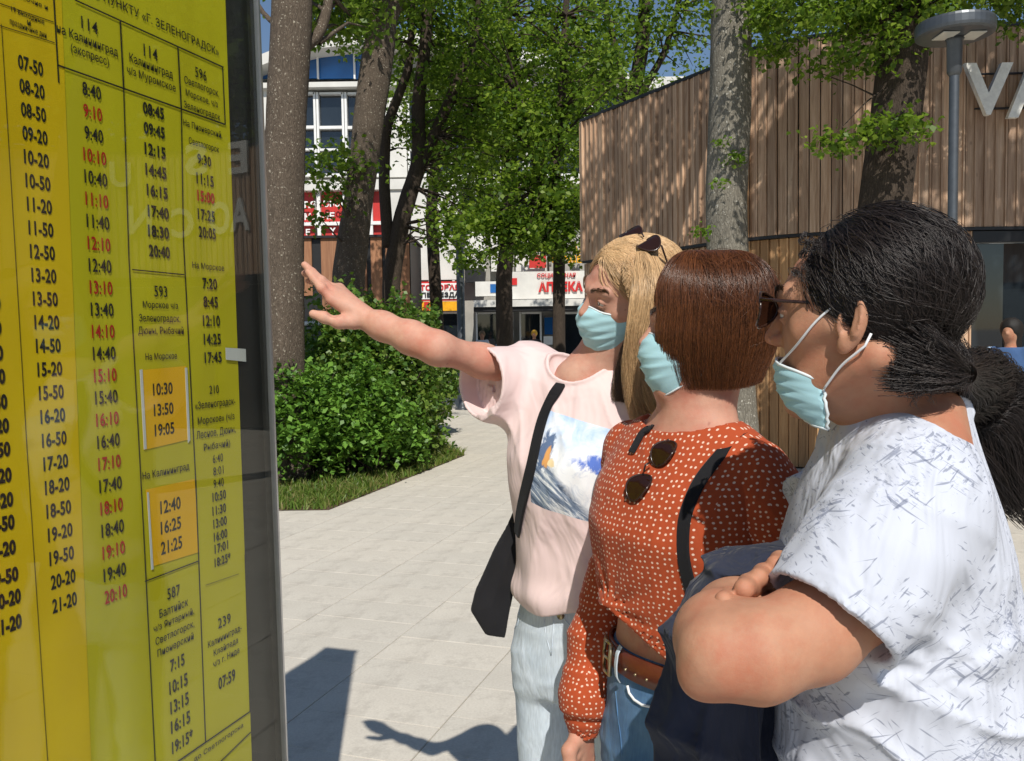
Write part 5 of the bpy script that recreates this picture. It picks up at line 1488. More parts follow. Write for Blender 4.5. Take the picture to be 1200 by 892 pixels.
# pink tee
slc, hem1 = L(622, 440, 1.87), L(563, 441, 1.765)
hd = hem1-slc; hd /= np.linalg.norm(hd)
def w1_tee(p):
    d = loft(p, [(.965, 0, .0, .150, .112), (1.0, 0, 0, .160, .122), (1.05, 0, 0, .152, .120), (1.14, 0, -.005, .150, .120), (1.24, 0, -.018, .158, .132), (1.30, 0, -.018, .162, .132), (1.37, 0, -.004, .166, .105), (1.425, 0, 0, .15, .082), (1.46, 0, .005, .10, .066), (1.49, 0, .005, .06, .055)])
    s = rc(p, slc+[0, 0, -.012], hem1+[0, 0, -.004]+hd*.03, .076, .066)
    s = smin(s, rc(p, slc+[0, 0, -.06], hem1+hd*.03+[0, 0, -.03], .06, .045), .04)
    s = smin(s, rc(p, (-.05, .0, 1.45), slc+[0, 0, .022], .045, .045), .04)
    reg = (p-hem1)@hd
    s = s-folds(p, (.2, .1, 1), 40, .004, 8, .7)*np.clip(-reg*12-.3, 0, 1)
    s = shell_end(s, reg+.05, .007)
    s = np.maximum(s, reg)
    s2 = chain(p, [(.135, 0, 1.405), (.19, .0, 1.33), (.205, -.01, 1.25)], [.062, .066, .070], .03)
    s2 = smax(s2, 1.245-p[..., 2], .004)
    d = smin(smin(d, s, .045), s2, .045)
    d = smin(d, rc(p, (-.10, 0, 1.44), (.12, 0, 1.405), .045, .045), .04)
    f = .004*np.sin((p[..., 0]+.25*p[..., 2])*62+2*np.sin(p[..., 2]*14))*np.exp(-((p[..., 2]-1.04)/.12)**2)
    f += folds(p, (1, .1, .55), 30, .006, 7, .4)*np.exp(-((p[..., 2]-1.33)/.10)**2)*np.clip(-p[..., 0]*8, 0, 1)
    f += .007*np.exp(-((p[..., 2]-1.02)/.03)**2)
    f += folds(p, (1, .2, -.35), 26, .010, 5, 1.4)*np.exp(-((p[..., 2]-1.14)/.12)**2)
    f += folds(p, (1, .1, .8), 34, .007, 5, 2.4)*np.exp(-((p[..., 2]-1.38)/.08)**2)
    d = d-f
    ck = ell(p, (-.0, -.028, 1.515), (.070, .078, .072))
    ring = np.sqrt(np.maximum(d, -.02)**2+ck**2)-.0042
    d = smin(smax(d, -ck, .004), ring, .002)
    return np.maximum(d, .998+.014*np.sin(p[..., 0]*24)-p[..., 2])
W1.solid('tee', w1_tee, (-.36, -.22, .955), (.29, .17, 1.55), .0032, 'pink_tee')
legs(W1, 'jeans', .86, .085, .083, .48, .055, .10, .045, 'pale_denim', 'cord_white',
     [(.80, 0, .01, .165, .115), (.88, 0, .015, .172, .122), (.95, 0, .01, .160, .112), (1.0, 0, .005, .146, .104), (1.018, 0, .005, .144, .103)], h=.005)
# jeans details: button, fly seam, pocket seams
W1.mesh('button', MB().lathe([(.009, -.118), (.009, -.121), (.006, -.1225), (.002, -.123)], (0, 0, 0), 16) if False else MB().tube([(-.01, -.098, .990), (-.01, -.1055, .990)], [.0085, .0075], 14), 'brass')
for pts in [] and ([(-.012, -.1135, .972), (-.010, -.121, .93), (-.004, -.124, .885), (0, -.12, .84)], [(-.125, -.068, .99), (-.118, -.094, .955), (-.075, -.122, .93)], [(.125, -.068, .99), (.118, -.094, .955), (.075, -.122, .93)]):
    W1.mesh('seam', MB().tube(pts, .0016, 6), 'pale_denim')
for px_ in ([(636, 704), (637, 720), (640, 745), (646, 768)], [(603, 700), (610, 716), (606, 735), (596, 742)], [(668, 705), (660, 722), (672, 740), (690, 748)], [(648, 706), (649, 730), (646, 768)]):
    hp_ = [hit(W1, W1.legfn, np.interp(t_, np.linspace(0, 1, len(px_)), [q[0] for q in px_]), np.interp(t_, np.linspace(0, 1, len(px_)), [q[1] for q in px_]), .0004) for t_ in np.linspace(0, 1, 9)]
    hp_ = [q[0] for q in hp_ if np.linalg.norm(q[0][:2]) < .4]
    if len(hp_) > 3: W1.mesh('seam', MB().tube(hp_, .0015, 6), 'pale_denim')
# black tote on the shoulder
st = [L(690, 424, 1.735), L(672, 437, 1.70), L(652, 458, 1.685), L(636, 490, 1.685), L(626, 525, 1.69), L(618, 560, 1.70), L(610, 600, 1.72), L(606, 640, 1.75)]
bag = tag(empty('tote_bag', tuple(P(590, 700, 1.8))), 'black cloth tote bag hanging from the shoulder of the blonde woman', 'bag')
BG = Body.__new__(Body); BG.root = bag; BG.M = W1.M.copy(); BG.I = W1.I.copy()
vw = W1.W((0, 0, EYE))
spx = np.array([(689, 425), (680, 430), (668, 440), (654, 456), (640, 482), (632, 510), (626, 540), (618, 572), (611, 604), (609, 625)], float); tt_ = np.linspace(0, 9, 34)
sth = [hit(BG, w1_tee, np.interp(t_, range(10), spx[:, 0]), np.interp(t_, range(10), spx[:, 1]), .005) for t_ in tt_]
sth = [q for q in sth if (np.linalg.norm(q[0][:2]) < .35)]
ribbon(BG, 'strap', [q[0] for q in sth], [q[1] for q in sth], .025, 'black_cloth', th=.004)
st2 = [L(640, 500, 1.70), L(626, 545, 1.70), L(619, 590, 1.72), L(612, 625, 1.75)]
poly = [(604, 598), (622, 600), (619, 640), (606, 680), (597, 720), (592, 748), (568, 742), (550, 713), (556, 690), (578, 645)]
def poly_d(u, v, pl):
    best = np.full(u.shape, 1e9); ins = np.zeros(u.shape, bool); n = len(pl)
    for i in range(n):
        x0, y0 = pl[i]; x1, y1 = pl[(i+1) % n]
        ex, ey = x1-x0, y1-y0; t = np.clip(((u-x0)*ex+(v-y0)*ey)/(ex*ex+ey*ey), 0, 1)
        best = np.minimum(best, (u-x0-ex*t)**2+(v-y0-ey*t)**2)
        c = ((y0 > v) != (y1 > v)) & (u < (x1-x0)*(v-y0)/(y1-y0+1e-12)+x0); ins ^= c
    return np.where(ins, -1, 1)*np.sqrt(best)
bc = L(585, 680, 1.80)
bax = L(635, 680, 1.82)-bc; bax /= np.linalg.norm(bax); bup = np.array([0, 0, 1.0]); bn = np.cross(bax, bup)
def to_uv(px, py): q = L(px, py, 1.80)-bc; return (q@bax, q@bup)
bpoly = [to_uv(*q) for q in poly]
def bag_fn(p):
    q = p-bc; u, v, w = q@bax, q@bup, q@bn
    e = poly_d(u, v, bpoly)+.006
    th = .014*np.clip(-e*18, .15, 1)+.002*np.sin(u*90+v*30)+.002*np.sin(v*46+u*20)
    return np.sqrt(np.maximum(e, 0)**2+np.maximum(np.abs(w)-th, 0)**2)-.006+np.minimum(np.maximum(e, np.abs(w)-th), 0)
BG.solid('bag_body', bag_fn, bc+[-.16, -.16, -.20], bc+[.16, .16, .20], .0042, 'black_cloth')
# hair of the blonde woman
def w1_hair(p):
    p = p/.93
    d = ell(p, (0, .022, .050), (.083, .105, .082))
    d = smin(d, rc(p, (0, .095, .0), (.02, .10, -.13), .055, .04), .03)
    d = smax(d, -ell(p, (0, -.125, .000), (.085, .088, .105)), .01)
    a = p.copy(); a[..., 0] = np.abs(a[..., 0])
    d = smax(d, -ell(a, (.085, -.015, -.02), (.03, .05, .05)), .008)
    return d*.93
H1.solid('hair_base', w1_hair, (-.11, -.1, -.20), (.11, .18, .16), .004, 'base_blond', W1.root)
n = 8000
r0 = np.stack([rng.normal(size=n)*.012, rng.uniform(-.076, .05, n), np.full(n, .12)], 1)
side = rng.choice([-1, 1], n); r0[:, 0] += side*.006
tg = np.stack([side*rng.uniform(.03, .08, n), rng.uniform(.06, .12, n), rng.uniform(-.04, .02, n)], 1)
H1.strands('hair_strands', cap_strands((0, .020, .050), (.085, .107, .085), r0, tg, wav=.003)*.93, .0004, 'hair_blond', W1.root)
HL = lambda px, py, d: np.array(H1.I @ P(px, py, d))
def W1lock(pp, n, r0, r1, mat='hair_blond', **k):
    H1.strands('hair_lock', lock([HL(*q) for q in pp], int(n*1.8), r0=r0, r1=r1, **k), .00038, mat, W1.root)
W1lock([(752, 297, 1.63), (757, 318, 1.58), (755, 350, 1.555), (747, 385, 1.56), (741, 420, 1.58), (741, 455, 1.60), (752, 486, 1.62)], 1500, .012, [.022, .022, .016, .016, .022], wav=.004, wf=1.5)
W1lock([(760, 298, 1.64), (768, 325, 1.585), (766, 360, 1.57), (758, 400, 1.58), (756, 440, 1.60), (772, 478, 1.60), (795, 492, 1.62)], 1400, .012, [.022, .024, .02, .024, .026], wav=.004, wf=1.5)
W1lock([(745, 300, 1.64), (735, 306, 1.62), (738, 330, 1.59), (745, 360, 1.575)], 260, .008, [.012, .006], wav=.002)
W1lock([(765, 330, 1.68), (752, 400, 1.68), (734, 440, 1.66), (730, 472, 1.65)], 900, .03, [.035, .026, .02], 'hair_brown', wav=.004, wf=2)  # darker hair by the neck, its shade put into the brown
W1lock([(790, 320, 1.70), (800, 380, 1.70), (790, 440, 1.66), (775, 482, 1.64)], 900, .03, [.04, .04, .03], 'hair_brown', wav=.004, wf=2)  # darker hair at the back, shade included in the brown
for k in range(9):
    pass
# sunglasses pushed up into the hair
def glasses(B, name, label, c, ex, ey, lw, lh, parent_cat='sunglasses', gap=.02, temple=.13, closed=False, lensm='lens_brown', framem='frame_brown'):
    t = tag(empty(name, tuple(B.M @ Vector(c))), label, parent_cat)
    G_ = Body.__new__(Body); G_.root = t; G_.M = B.M.copy(); G_.I = B.I.copy()
    ex = np.array(ex, float); ex /= np.linalg.norm(ex); ey = np.array(ey, float); ey -= ex*(ex@ey); ey /= np.linalg.norm(ey); ez = np.cross(ex, ey)
    c = np.array(c)
    for sg in (-1, 1):
        cc = c+ex*sg*(lw/2+gap/2); th = np.linspace(0, 2*np.pi, 33)[:-1]
        rx = lw/2*(1+.04*np.cos(2*th)); ry = lh/2
        ring = [cc+ex*np.cos(a)*rx[i]+ey*np.sin(a)*(ry if np.sin(a) < 0 else ry*.9)*np.abs(1)-ez*.010*(np.cos(a)**2) for i, a in enumerate(th)]
        mb = MB(); mb.add([cc-ez*.001+ez*.003]+ring, [(0, i+1, (i+1) % 32+1) for i in range(32)])
        G_.mesh('lens', mb, lensm)
        G_.mesh('rim', MB().tube(ring+[ring[0]], .0017, 8, cap=False), framem)
    a, b_ = c-ex*gap/2, c+ex*gap/2
    G_.mesh('bridge', MB().tube([a+ey*.004, c+ey*.007+ez*.003, b_+ey*.004], .0016, 8), framem)
    for sg in (-1, 1):
        o_ = c+ex*sg*(lw+gap/2)+ey*lh*.25-ez*.008
        if closed: pts = [o_, o_-ez*.006, o_-ez*.008-ex*sg*.06, o_-ez*.008-ex*sg*.11-ey*.015]
        else: pts = [o_, o_-ez*.02, o_-ez*temple*.75, o_-ez*temple-ey*.02]
        G_.mesh('temple', MB().tube(pts, [.002, .002, .0018, .0025], 8), framem)
    return t, G_
glasses(H1, 'sunglasses', 'dark round sunglasses pushed up into the blonde hair', (.012, .012, .130), (1, 0, 0), (0, .93, .36), .050, .046, temple=.06)

# ================================================================== woman in the rust dotted blouse
W2 = Body('person', (.292, 1.40, 0), (-.8, -.6, 0), 'woman with auburn bob in rust dotted blouse, brown belt and blue jeans')
H2 = W2.sub(Vector((.318, 1.385, 1.543)), (-.975, .12, .02), (.0, 0, 1))
s2_ = .885
nb2 = xf(W2, H2, [(0, .01, 1.385)])[0]
L = W2.L
def w2_up(p):
    d = loft(p, [(1.15, 0, 0, .12, .085), (1.25, 0, 0, .135, .09), (1.33, 0, 0, .145, .08), (1.365, 0, .0, .135, .068), (1.395, 0, .005, .09, .055), (1.43, 0, .005, .052, .047)])
    d = smin(d, rc(p, (-.04, .005, 1.395), (-.115, 0, 1.345), .03, .034), .02)
    d = smin(d, rc(p, (.04, .005, 1.395), (.11, 0, 1.34), .03, .034), .02)
    
    return d
def w2_belly(p):
    d = loft(p, [(.93, 0, .01, .155, .115), (1.0, 0, 0, .148, .108), (1.05, 0, 0, .138, .104), (1.12, 0, 0, .13, .095), (1.2, 0, 0, .13, .09)])
    return smax(d, -ell(p, (0, -.108, 1.055), (.006, .010, .010)), .006)
def w2_hand(p):
    w = L(683, 845, 1.50); D_ = 1.49
    d = rc(p, L(690, 800, 1.51), w, .028, .024)
    ks = [L(673, 885, D_-.012), L(678, 889, D_), L(684, 890, D_+.012), L(690, 888, D_+.024)]
    for q in ks: d = smin(d, rc(p, w+(q-w)*.2, q, .016, .0115), .012)
    for i, q in enumerate(ks):
        dx = (i-1.5)*.2
        pts = [q, q+np.array([.0, -.012, -.030]), q+np.array([.0, -.006, -.052]), q+np.array([.0, .006, -.066])]
        d = smin(d, chain(p, pts, [.0105, .0092, .0084, .0074], .004), .005)
    d = smin(d, chain(p, [w+(ks[0]-w)*.35, L(667, 880, D_-.03), L(668, 897, D_-.036), L(672, 910, D_-.034)], [.015, .012, .0105, .0085], .01), .009)
    return d
specs = [(w2_belly, (-.18, -.15, .95), (.18, .15, 1.16), .004), (w2_hand, *bounds([L(690, 800, 1.51), L(675, 935, 1.49), L(665, 900, 1.46)], .045), .0024)]
ob2 = solids(W2, 'body', specs, 'skin_fair2')
hV, hF = nets(lambda p: smin(head_fn(p, s2_, nb2, nr=.051, ears=False), w2_up(xf(H2, W2, p)), .03), (-.20, -.20, -.30), (.20, .20, .15), .0026)
join_into(ob2, relax(hV, hF), hF, H2, W2)
add_eyes(H2, W2.root, s2_); brows(H2, W2.root, s2_, 'hair_brown')
mo, mp = face_mask(H2, W2.root, s2_, drop=-.002, wrinkle=.0015, top=.008, bot=-.112)
ear_loops(H2, mo, mp, s2_)
def w2_blouse(p):
    d = loft(p, [(.96, 0, .005, .165, .13), (1.03, 0, 0, .160, .127), (1.09, 0, -.006, .155, .126), (1.17, 0, -.016, .158, .136), (1.24, 0, -.022, .162, .142), (1.30, 0, -.014, .165, .125), (1.345, 0, 0, .158, .098), (1.375, 0, .004, .135, .08), (1.40, 0, .005, .10, .066)])
    d = smin(d, rc(p, (-.07, 0, 1.375), (-.135, 0, 1.345), .035, .046), .03)
    d = smin(d, rc(p, (.07, 0, 1.372), (.13, 0, 1.34), .035, .046), .03)
    k = np.array([-.045, -.118, 1.118])
    r = np.linalg.norm(p-k, axis=-1); an = np.arctan2(p[..., 0]-k[0], p[..., 2]-k[2])
    d = d-.0075*np.abs(np.sin(an*4.5+.4+r*9))**1.5*np.exp(-r/.11)*np.clip(r*30, 0, 1)*(p[..., 1] < .03)
    d = smin(d, ell(p, k+[0, -.008, -.004], (.030, .020, .020)), .02)
    d = d-folds(p, (.3, .2, 1), 26, .0045, 6, 1.0)*np.exp(-((p[..., 2]-1.12)/.12)**2)-.0015*wob(p, 30, 1.0)
    hem = np.clip(1.085-.65*p[..., 0], 1.02, 1.112)
    hem = np.where(p[..., 1] > .0, np.clip(1.0+.3*-p[..., 0], .98, 1.06), hem)
    d = smax(d, (hem-p[..., 2])*.7, .004)
    d = shell_end(d, hem+.035-p[..., 2])
    ck = ell(p, (0, -.005, 1.462), (.118, .105, .085))
    ring = np.sqrt(d**2+ck**2)-.0024
    return smin(smax(d, -ck, .003), ring, .0015)
W2.solid('blouse', w2_blouse, (-.23, -.21, .95), (.23, .19, 1.43), .0035, 'dotted_blouse')
def w2_sleeve(pts, rad, lo_cut=None):
    def fn(p):
        d = chain(p, pts, rad, .04)
        a = np.array(pts[-1])-np.array(pts[-2]); a /= np.linalg.norm(a)
        t = (p-np.array(pts[-1]))@a
        d = d-folds(p, (.1, .2, 1), 38, .0035, 10, 2.2)-.0012*wob(p, 34)
        d = d+.006*np.exp(-((t+.038)/.006)**2)
        d = shell_end(d, t+.02, .0035)
        return np.maximum(d, t)
    return fn
pR = [(-.135, 0, 1.345), L(738, 590, 1.55), L(718, 690, 1.56), L(700, 750, 1.53), L(686, 815, 1.50), L(683, 862, 1.495)]
W2.solid('sleeve', w2_sleeve(pR, [.052, .050, .046, .044, .040, .026]), *bounds(pR, .075), .0035, 'dotted_sleeve')
pL = [np.array((.13, 0, 1.335)), np.array((.150, .01, 1.28)), np.array((.165, .03, 1.19)), np.array((.175, .045, 1.08)), np.array((.20, -.04, .97)), np.array((.20, -.10, .87))]
W2.solid('sleeve', w2_sleeve(pL, [.052, .056, .054, .047, .043, .028]), *bounds(pL, .08), .004, 'dotted_sleeve')
def w2_handL(p):
    w = pL[-1]; d = rc(p, w+[0, .02, .06], w, .028, .024)
    for i in range(4):
        q = w+np.array([-.005+i*.004, -.03+.016*i, -.075]); d = smin(d, rc(p, w, q, .016, .0115), .012)
        d = smin(d, chain(p, [q, q+[-.002, -.01, -.03], q+[-.004, 0, -.055]], [.0105, .009, .0075], .004), .005)
    return smin(d, chain(p, [w+[0, -.02, -.02], w+[-.01, -.045, -.055], w+[-.01, -.045, -.08]], [.014, .011, .009], .008), .008)
hV, hF = nets(w2_handL, pL[-1]-[.06, .09, .17], pL[-1]+[.06, .08, .08], .004)
join_into(ob2, relax(hV, hF), hF, W2, W2)
jl = [(.80, 0, .01, .172, .125), (.88, 0, .015, .178, .130), (.94, 0, .01, .168, .122), (1.0, 0, .003, .152, .113), (1.036, 0, .0, .1465, .1105)]
legs(W2, 'jeans', .84, .088, .088, .46, .062, .10, .048, 'blue_denim', 'cord_white', jl, h=.005)
def ring_pts(z, off, a0, a1, n, tilt=0.0):
    zz = np.array([q[0] for q in jl]); out = []
    for a in np.linspace(a0, a1, n):
        ax = np.interp(z, zz, [q[3] for q in jl])+off; ay = np.interp(z, zz, [q[4] for q in jl])+off; cy = np.interp(z, zz, [q[2] for q in jl])
        out.append((ax*math.sin(a), cy-ay*math.cos(a), z+tilt*math.sin(a)))
    return out
mb = MB(); prof = [(.9905, .0015), (.9905, .0065), (1.011, .0075), (1.0315, .0065), (1.0315, .0015)]
rows = [ring_pts(z, o, -math.pi, math.pi, 73) for z, o in prof]; nn_ = 73
mb.add([p for r in rows for p in r], [(i*nn_+j, i*nn_+j+1, (i+1)*nn_+j+1, (i+1)*nn_+j) for i in range(4) for j in range(72)])
belt_m = simple('belt_leather', (.11, .025, .012), .35, .2, 30, bmp=.2, bscale=90)
belt = W2.mesh('belt', mb, belt_m)
a = R(-38)
def ringp(z, o, a): return np.array(ring_pts(z, o, a, a, 1)[0])
for za, zb2, aa, ab, rr in ((.977, .977, a-.16, a+.14, .003), (1.031, 1.031, a-.16, a+.14, .003), (.977, 1.031, a-.16, a-.16, .003), (.977, 1.031, a+.14, a+.14, .0035)):
    W2.mesh('buckle_bar', MB().tube([ringp(za, .012, aa), ringp((za+zb2)/2, .014, (aa+ab)/2), ringp(zb2, .012, ab)], rr, 8), 'brass', belt)
W2.mesh('buckle_pin', MB().tube([ringp(1.004, .0135, a-.16), ringp(1.004, .0165, a), ringp(1.004, .0135, a+.16)], .0025, 8), 'brass', belt)
for k in range(3):
    W2.mesh('belt_stud', MB().tube([ringp(1.004, .0065, a+.42+k*.16), ringp(1.004, .0095, a+.42+k*.16)], [.0028, .0018], 10), 'brass', belt)
for aa in (R(-22), R(40), R(-75), R(110), R(180)):
    p_ = [ringp(.975, .004, aa), ringp(.985, .0105, aa), ringp(1.004, .0125, aa), ringp(1.024, .0105, aa), ringp(1.036, .004, aa)]
    nrm_ = np.array([math.sin(aa), -math.cos(aa), 0])
    ribbon(W2, 'belt_loop', p_, nrm_, .011, 'pale_denim', th=.0016)
hp_ = [hit(W2, W2.legfn, x_, y_, .003)[0] for x_, y_ in ((737, 803), (739, 812), (745, 820), (754, 826), (768, 829))]
W2.mesh('white_cord', MB().tube(hp_, .0022, 8), 'cord_white')
hp_ = [hit(W2, W2.legfn, x_, y_, .0004)[0] for x_, y_ in ((722, 810), (724, 835), (728, 865), (730, 900))]
W2.mesh('seam', MB().tube(hp_, .0016, 6), 'blue_denim')
# necklace
tn_ = np.linspace(-2.2, 2.2, 50)
nk_ = drape(w2_up, (0, 0, 0), (0, 0, 0), 50) if False else np.stack([.064*np.sin(tn_), .01-.088*np.cos(tn_), 1.392+.028*(1-np.cos(tn_))], 1)
for _ in range(10):
    g_ = np.stack([w2_up(nk_+np.eye(3)[j]*1e-3)-w2_up(nk_-np.eye(3)[j]*1e-3) for j in range(3)], 1); g_ /= np.linalg.norm(g_, axis=1)[:, None]+1e-9
    nk_ = nk_+g_*(.001-w2_up(nk_))[:, None]*.8
W2.mesh('necklace', MB().tube(nk_, .0010, 6), 'gold')
# straps of her shoulder bag
def on_blouse(x, z, off=.004):
    """front point of the blouse at given local x, z"""
    ys = np.linspace(-.22, .1, 160); q = np.stack([np.full(160, x), ys, np.full(160, z)], 1); dd = w2_blouse(q)
    i = np.argmax(dd < 0); return np.array([x, ys[i]-off, z])
sp_ = [np.array((.105, .035, 1.388)), np.array((.112, -.01, 1.398)), np.array((.108, -.05, 1.37)), on_blouse(.100, 1.33, .005), on_blouse(.098, 1.28, .005), on_blouse(.102, 1.22, .005), on_blouse(.110, 1.14, .005), on_blouse(.12, 1.06, .005)]
hb = tag(empty('shoulder_bag', tuple(W2.M @ Vector((.17, .14, 1.0)))), 'black shoulder bag whose strap crosses the rust dotted blouse', 'bag')
HB = Body.__new__(Body); HB.root = hb; HB.M = W2.M.copy(); HB.I = W2.I.copy()
ribbon(HB, 'strap', sp_, [(0.1, .3, 1), (0.2, -.2, 1), (.2, -.8, .5), (.3, -1, 0.1), (.3, -1, 0), (.3, -1, 0), (.4, -1, 0), (.5, -1, 0)], .021, 'black_cloth', th=.003)
HB.solid('bag_body', lambda p: rc(p, (.10, .175, 1.05), (.10, .175, .92), .03, .035, (1, 0, 0), 3.2)-.001*wob(p, 40), (-.06, .10, .84), (.26, .26, 1.13), .006, 'black_cloth')
# second strap: thin black ribbon at the far shoulder
hp_ = [hit(W2, w2_blouse, np.interp(t_, [0, .4, 1], [770, 755, 742]), np.interp(t_, [0, .4, 1], [500, 508, 532]), .004) for t_ in np.linspace(0, 1, 12)]
hp_ = [q for q in hp_ if np.linalg.norm(q[0][:2]) < .3]
if len(hp_) > 3: ribbon(W2, 'blouse_tie', [q[0] for q in hp_], [q[1] for q in hp_], .016, 'black_cloth')
# sunglasses hooked on the neckline
ga, gna = hit(W2, w2_blouse, 750, 574, .012); gb_, gnb = hit(W2, w2_blouse, 781, 531, .012)
gex = (gb_-ga)/np.linalg.norm(gb_-ga); gn_ = (gna+gnb)/2; gey = np.cross(gn_, gex)
print('lens spacing', np.linalg.norm(gb_-ga))
glasses(W2, 'sunglasses', 'brown sunglasses hooked by one arm on the dotted blouse', (ga+gb_)/2, gex, gey, .047, .044, gap=.020, closed=True)
# bob
def w2_hairb(p):
    p = (p-np.array([0, .002, 0]))/np.array([.83, .80, .91])
    d = ell(p, (0, .018, .045), (.087, .113, .096))
    b = loft(p, [(-.080, 0, .020, .046, .060), (-.055, 0, .018, .066, .086), (-.03, 0, .018, .082, .104), (0, 0, .018, .089, .113), (.05, 0, .018, .086, .112), (.09, 0, .018, .07, .09)])
    d = smin(d, b, .02)
    cut = ell(p, (0, -.160, -.025), (.12, .090, .120))
    return smax(d, -cut, .008)*.86
H2.solid('hair_base', w2_hairb, (-.12, -.12, -.12), (.12, .16, .16), .004, 'base_auburn', W2.root)
n, k = 17000, 22
phi = rng.uniform(-1, 1, n)*np.pi
# phi = 0 is the back of the head; the face opening is left free
phi = np.sign(phi)*np.abs(phi)**.9; phi = np.clip(phi, -2.56, 2.56)*1.0
t = np.linspace(0, 1, k)[None, :]; lay = rng.uniform(.955, 1.035, n)[:, None]
py = rng.uniform(-.06, .03, n)[:, None]  # root along the parting
al = np.clip(t/.45, 0, 1)*np.pi/2
rx = np.where(t < .45, np.sin(al), 1-.02*((t-.45)/.55)-.25*np.clip((t-.62)/.38, 0, 1)**1.6)
zz = np.where(t < .45, .045+.101*np.cos(al), .045-(t-.45)/.55*(.135+.010*np.sin(phi*9)[:, None]*0))
Rx, Ry = .091, .117
gx = np.sin(phi)[:, None]*Rx*rx*lay; gy = np.cos(phi)[:, None]*Ry*rx*lay+.018
fr = np.clip((np.abs(phi)-1.7)/.62, 0, 1)[:, None]
gy = gy+(1-np.clip(t/.45, 0, 1))*py*.9
gy = gy-fr*np.sin(np.clip(t, 0, 1)*np.pi)*.012+-fr*np.clip((t-.25)/.6, 0, 1)*.019
ln = rng.uniform(.90, 1.01, n)[:, None]*(1-.10*np.clip(np.cos(phi), 0, 1)[:, None]**2)
z_ = np.where(t < .45, zz, .045-(.045-zz)*ln)
cl = rng.integers(0, 90, n); cw = rng.uniform(-1, 1, 90)[cl][:, None]
gx = gx+cw*.004*np.sin(t*3.1)+rng.normal(size=(n, k))*.0005
gy = gy+cw*.005*np.sin(t*2.6+1)+rng.normal(size=(n, k))*.0005
z_ = z_*1.0+(lay-1)*.12*(1-t)
H2.strands('hair_strands', np.stack([gx*.88, gy*.865+.001, z_], -1)*.93, .00036, 'hair_auburn', W2.root)
n = 60
fly = cap_strands((0, .018, .045), (.095, .122, .104), np.stack([rng.normal(size=n)*.05, rng.uniform(-.05, .08, n), np.full(n, .14)], 1), np.stack([rng.choice([-1, 1], n)*.09, rng.uniform(0, .1, n), rng.uniform(-.05, .05, n)], 1), wav=.006, lift=(1.0, 1.06))
H2.strands('stray_hair', fly*.92, .00035, 'hair_auburn', W2.root)

# ================================================================== man with ponytail
MN = Body('person', (.462, 1.02, 0), (-.955, .297, 0), 'man with black ponytail in white scratch print tee, arms folded, mask under his nose')
SMN = .90
HM = MN.sub(Vector((.395, .96, 1.556)), (-.80, .60, -.02), (0.02, 0, 1))
nbm = xf(MN, HM, [(0, -.010, 1.42)])[0]
L = MN.L
shL, elL = L(1068, 590, .88), L(846, 768, .81)
def mn_arm(p):
    d = chain(p, [shL, L(1010, 690, .85), L(950, 742, .83), L(885, 765, .81), elL], [.050, .048, .046, .046, .038], .015)
    d = smin(d, chain(p, [elL, L(846, 748, .85), L(862, 728, .91), L(905, 705, 1.0), L(960, 690, 1.10)], [.040, .042, .040, .034, .027], .03), .012)
    d = smin(d, ell(p, L(820, 796, .81), (.017,)*3), .02)
    # crease where forearm and upper arm press together
    cr = chain(p, [L(826, 716, .84), L(850, 712, .80), L(885, 700, .79)], [.004, .006, .004], .01)

    return d
tips = [(872, 690, .845), (889, 677, .87), (908, 661, .895), (848, 704, .835)]
def mn_fingers(p):
    d = None
    for i, (a_, b_, c_) in enumerate(tips):
        tip = L(a_, b_, c_); r = (.0115, .011, .010, .0105)[i]
        back = [tip, L(a_+6, b_-4, c_+.03), L(a_+18, b_+4, c_+.08), L(a_+34, b_+14, c_+.13)]
        f = chain(p, back, [r*.92, r, r*1.05, r*1.1], .006)
        d = f if d is None else smin(d, f, .003)
    d = smin(d, chain(p, [L(905, 700, .97), L(935, 690, 1.03), L(975, 650, 1.16)], [.03, .028, .034], .02), .012)
    d = smin(d, chain(p, [L(975, 650, 1.16), L(985, 610, 1.17)], [.04, .045], .02), .02)
    return d
def mn_neck(p):
    d = loft(p, [(1.25, 0, 0, .16, .10), (1.34, 0, 0, .17, .095), (1.39, 0, 0, .15, .08), (1.42, 0, .0, .10, .068), (1.45, 0, 0, .066, .062)])
    d = smin(d, rc(p, (.03, .03, 1.47), (.13, .01, 1.405), .035, .05), .03)
    return smin(d, rc(p, (-.03, .03, 1.47), (-.13, .01, 1.405), .035, .05), .03)
specs = [(mn_arm, *bounds([shL, elL, L(960, 690, 1.10), L(800, 820, .80)], .065), .0032), (mn_fingers, *bounds([L(848, 704, .83), L(985, 610, 1.2), L(975, 650, 1.16)], .06), .0026)]
ob3 = solids(MN, 'body', specs, 'skin_tan')
def mn_head(p):
    d = head_fn(p, SMN, nbm, nr=.053)
    n_ = mn_neck(xf(HM, MN, p))
    d = smin(d, rc(p, (.052, .03, -.035), (.012, -.045, -.20) if False else nbm+[.01, -.03, .02], .016, .014), .02)   # neck muscle
    return smin(d, n_, .03)
hV, hF = nets(mn_head, (-.17, -.17, -.26), (.17, .19, .15), .0022)
join_into(ob3, relax(hV, hF), hF, HM, MN)
add_eyes(HM, MN.root, SMN); brows(HM, MN.root, SMN, 'hair_black')
mo, mp = face_mask(HM, MN.root, SMN, drop=0, wrinkle=.0025, top=-.040, bot=-.118, side=.056, zs=(-.070, -.128), yend=-.030, pf=(-.108, -.111, -.108, -.101, -.092, -.070))
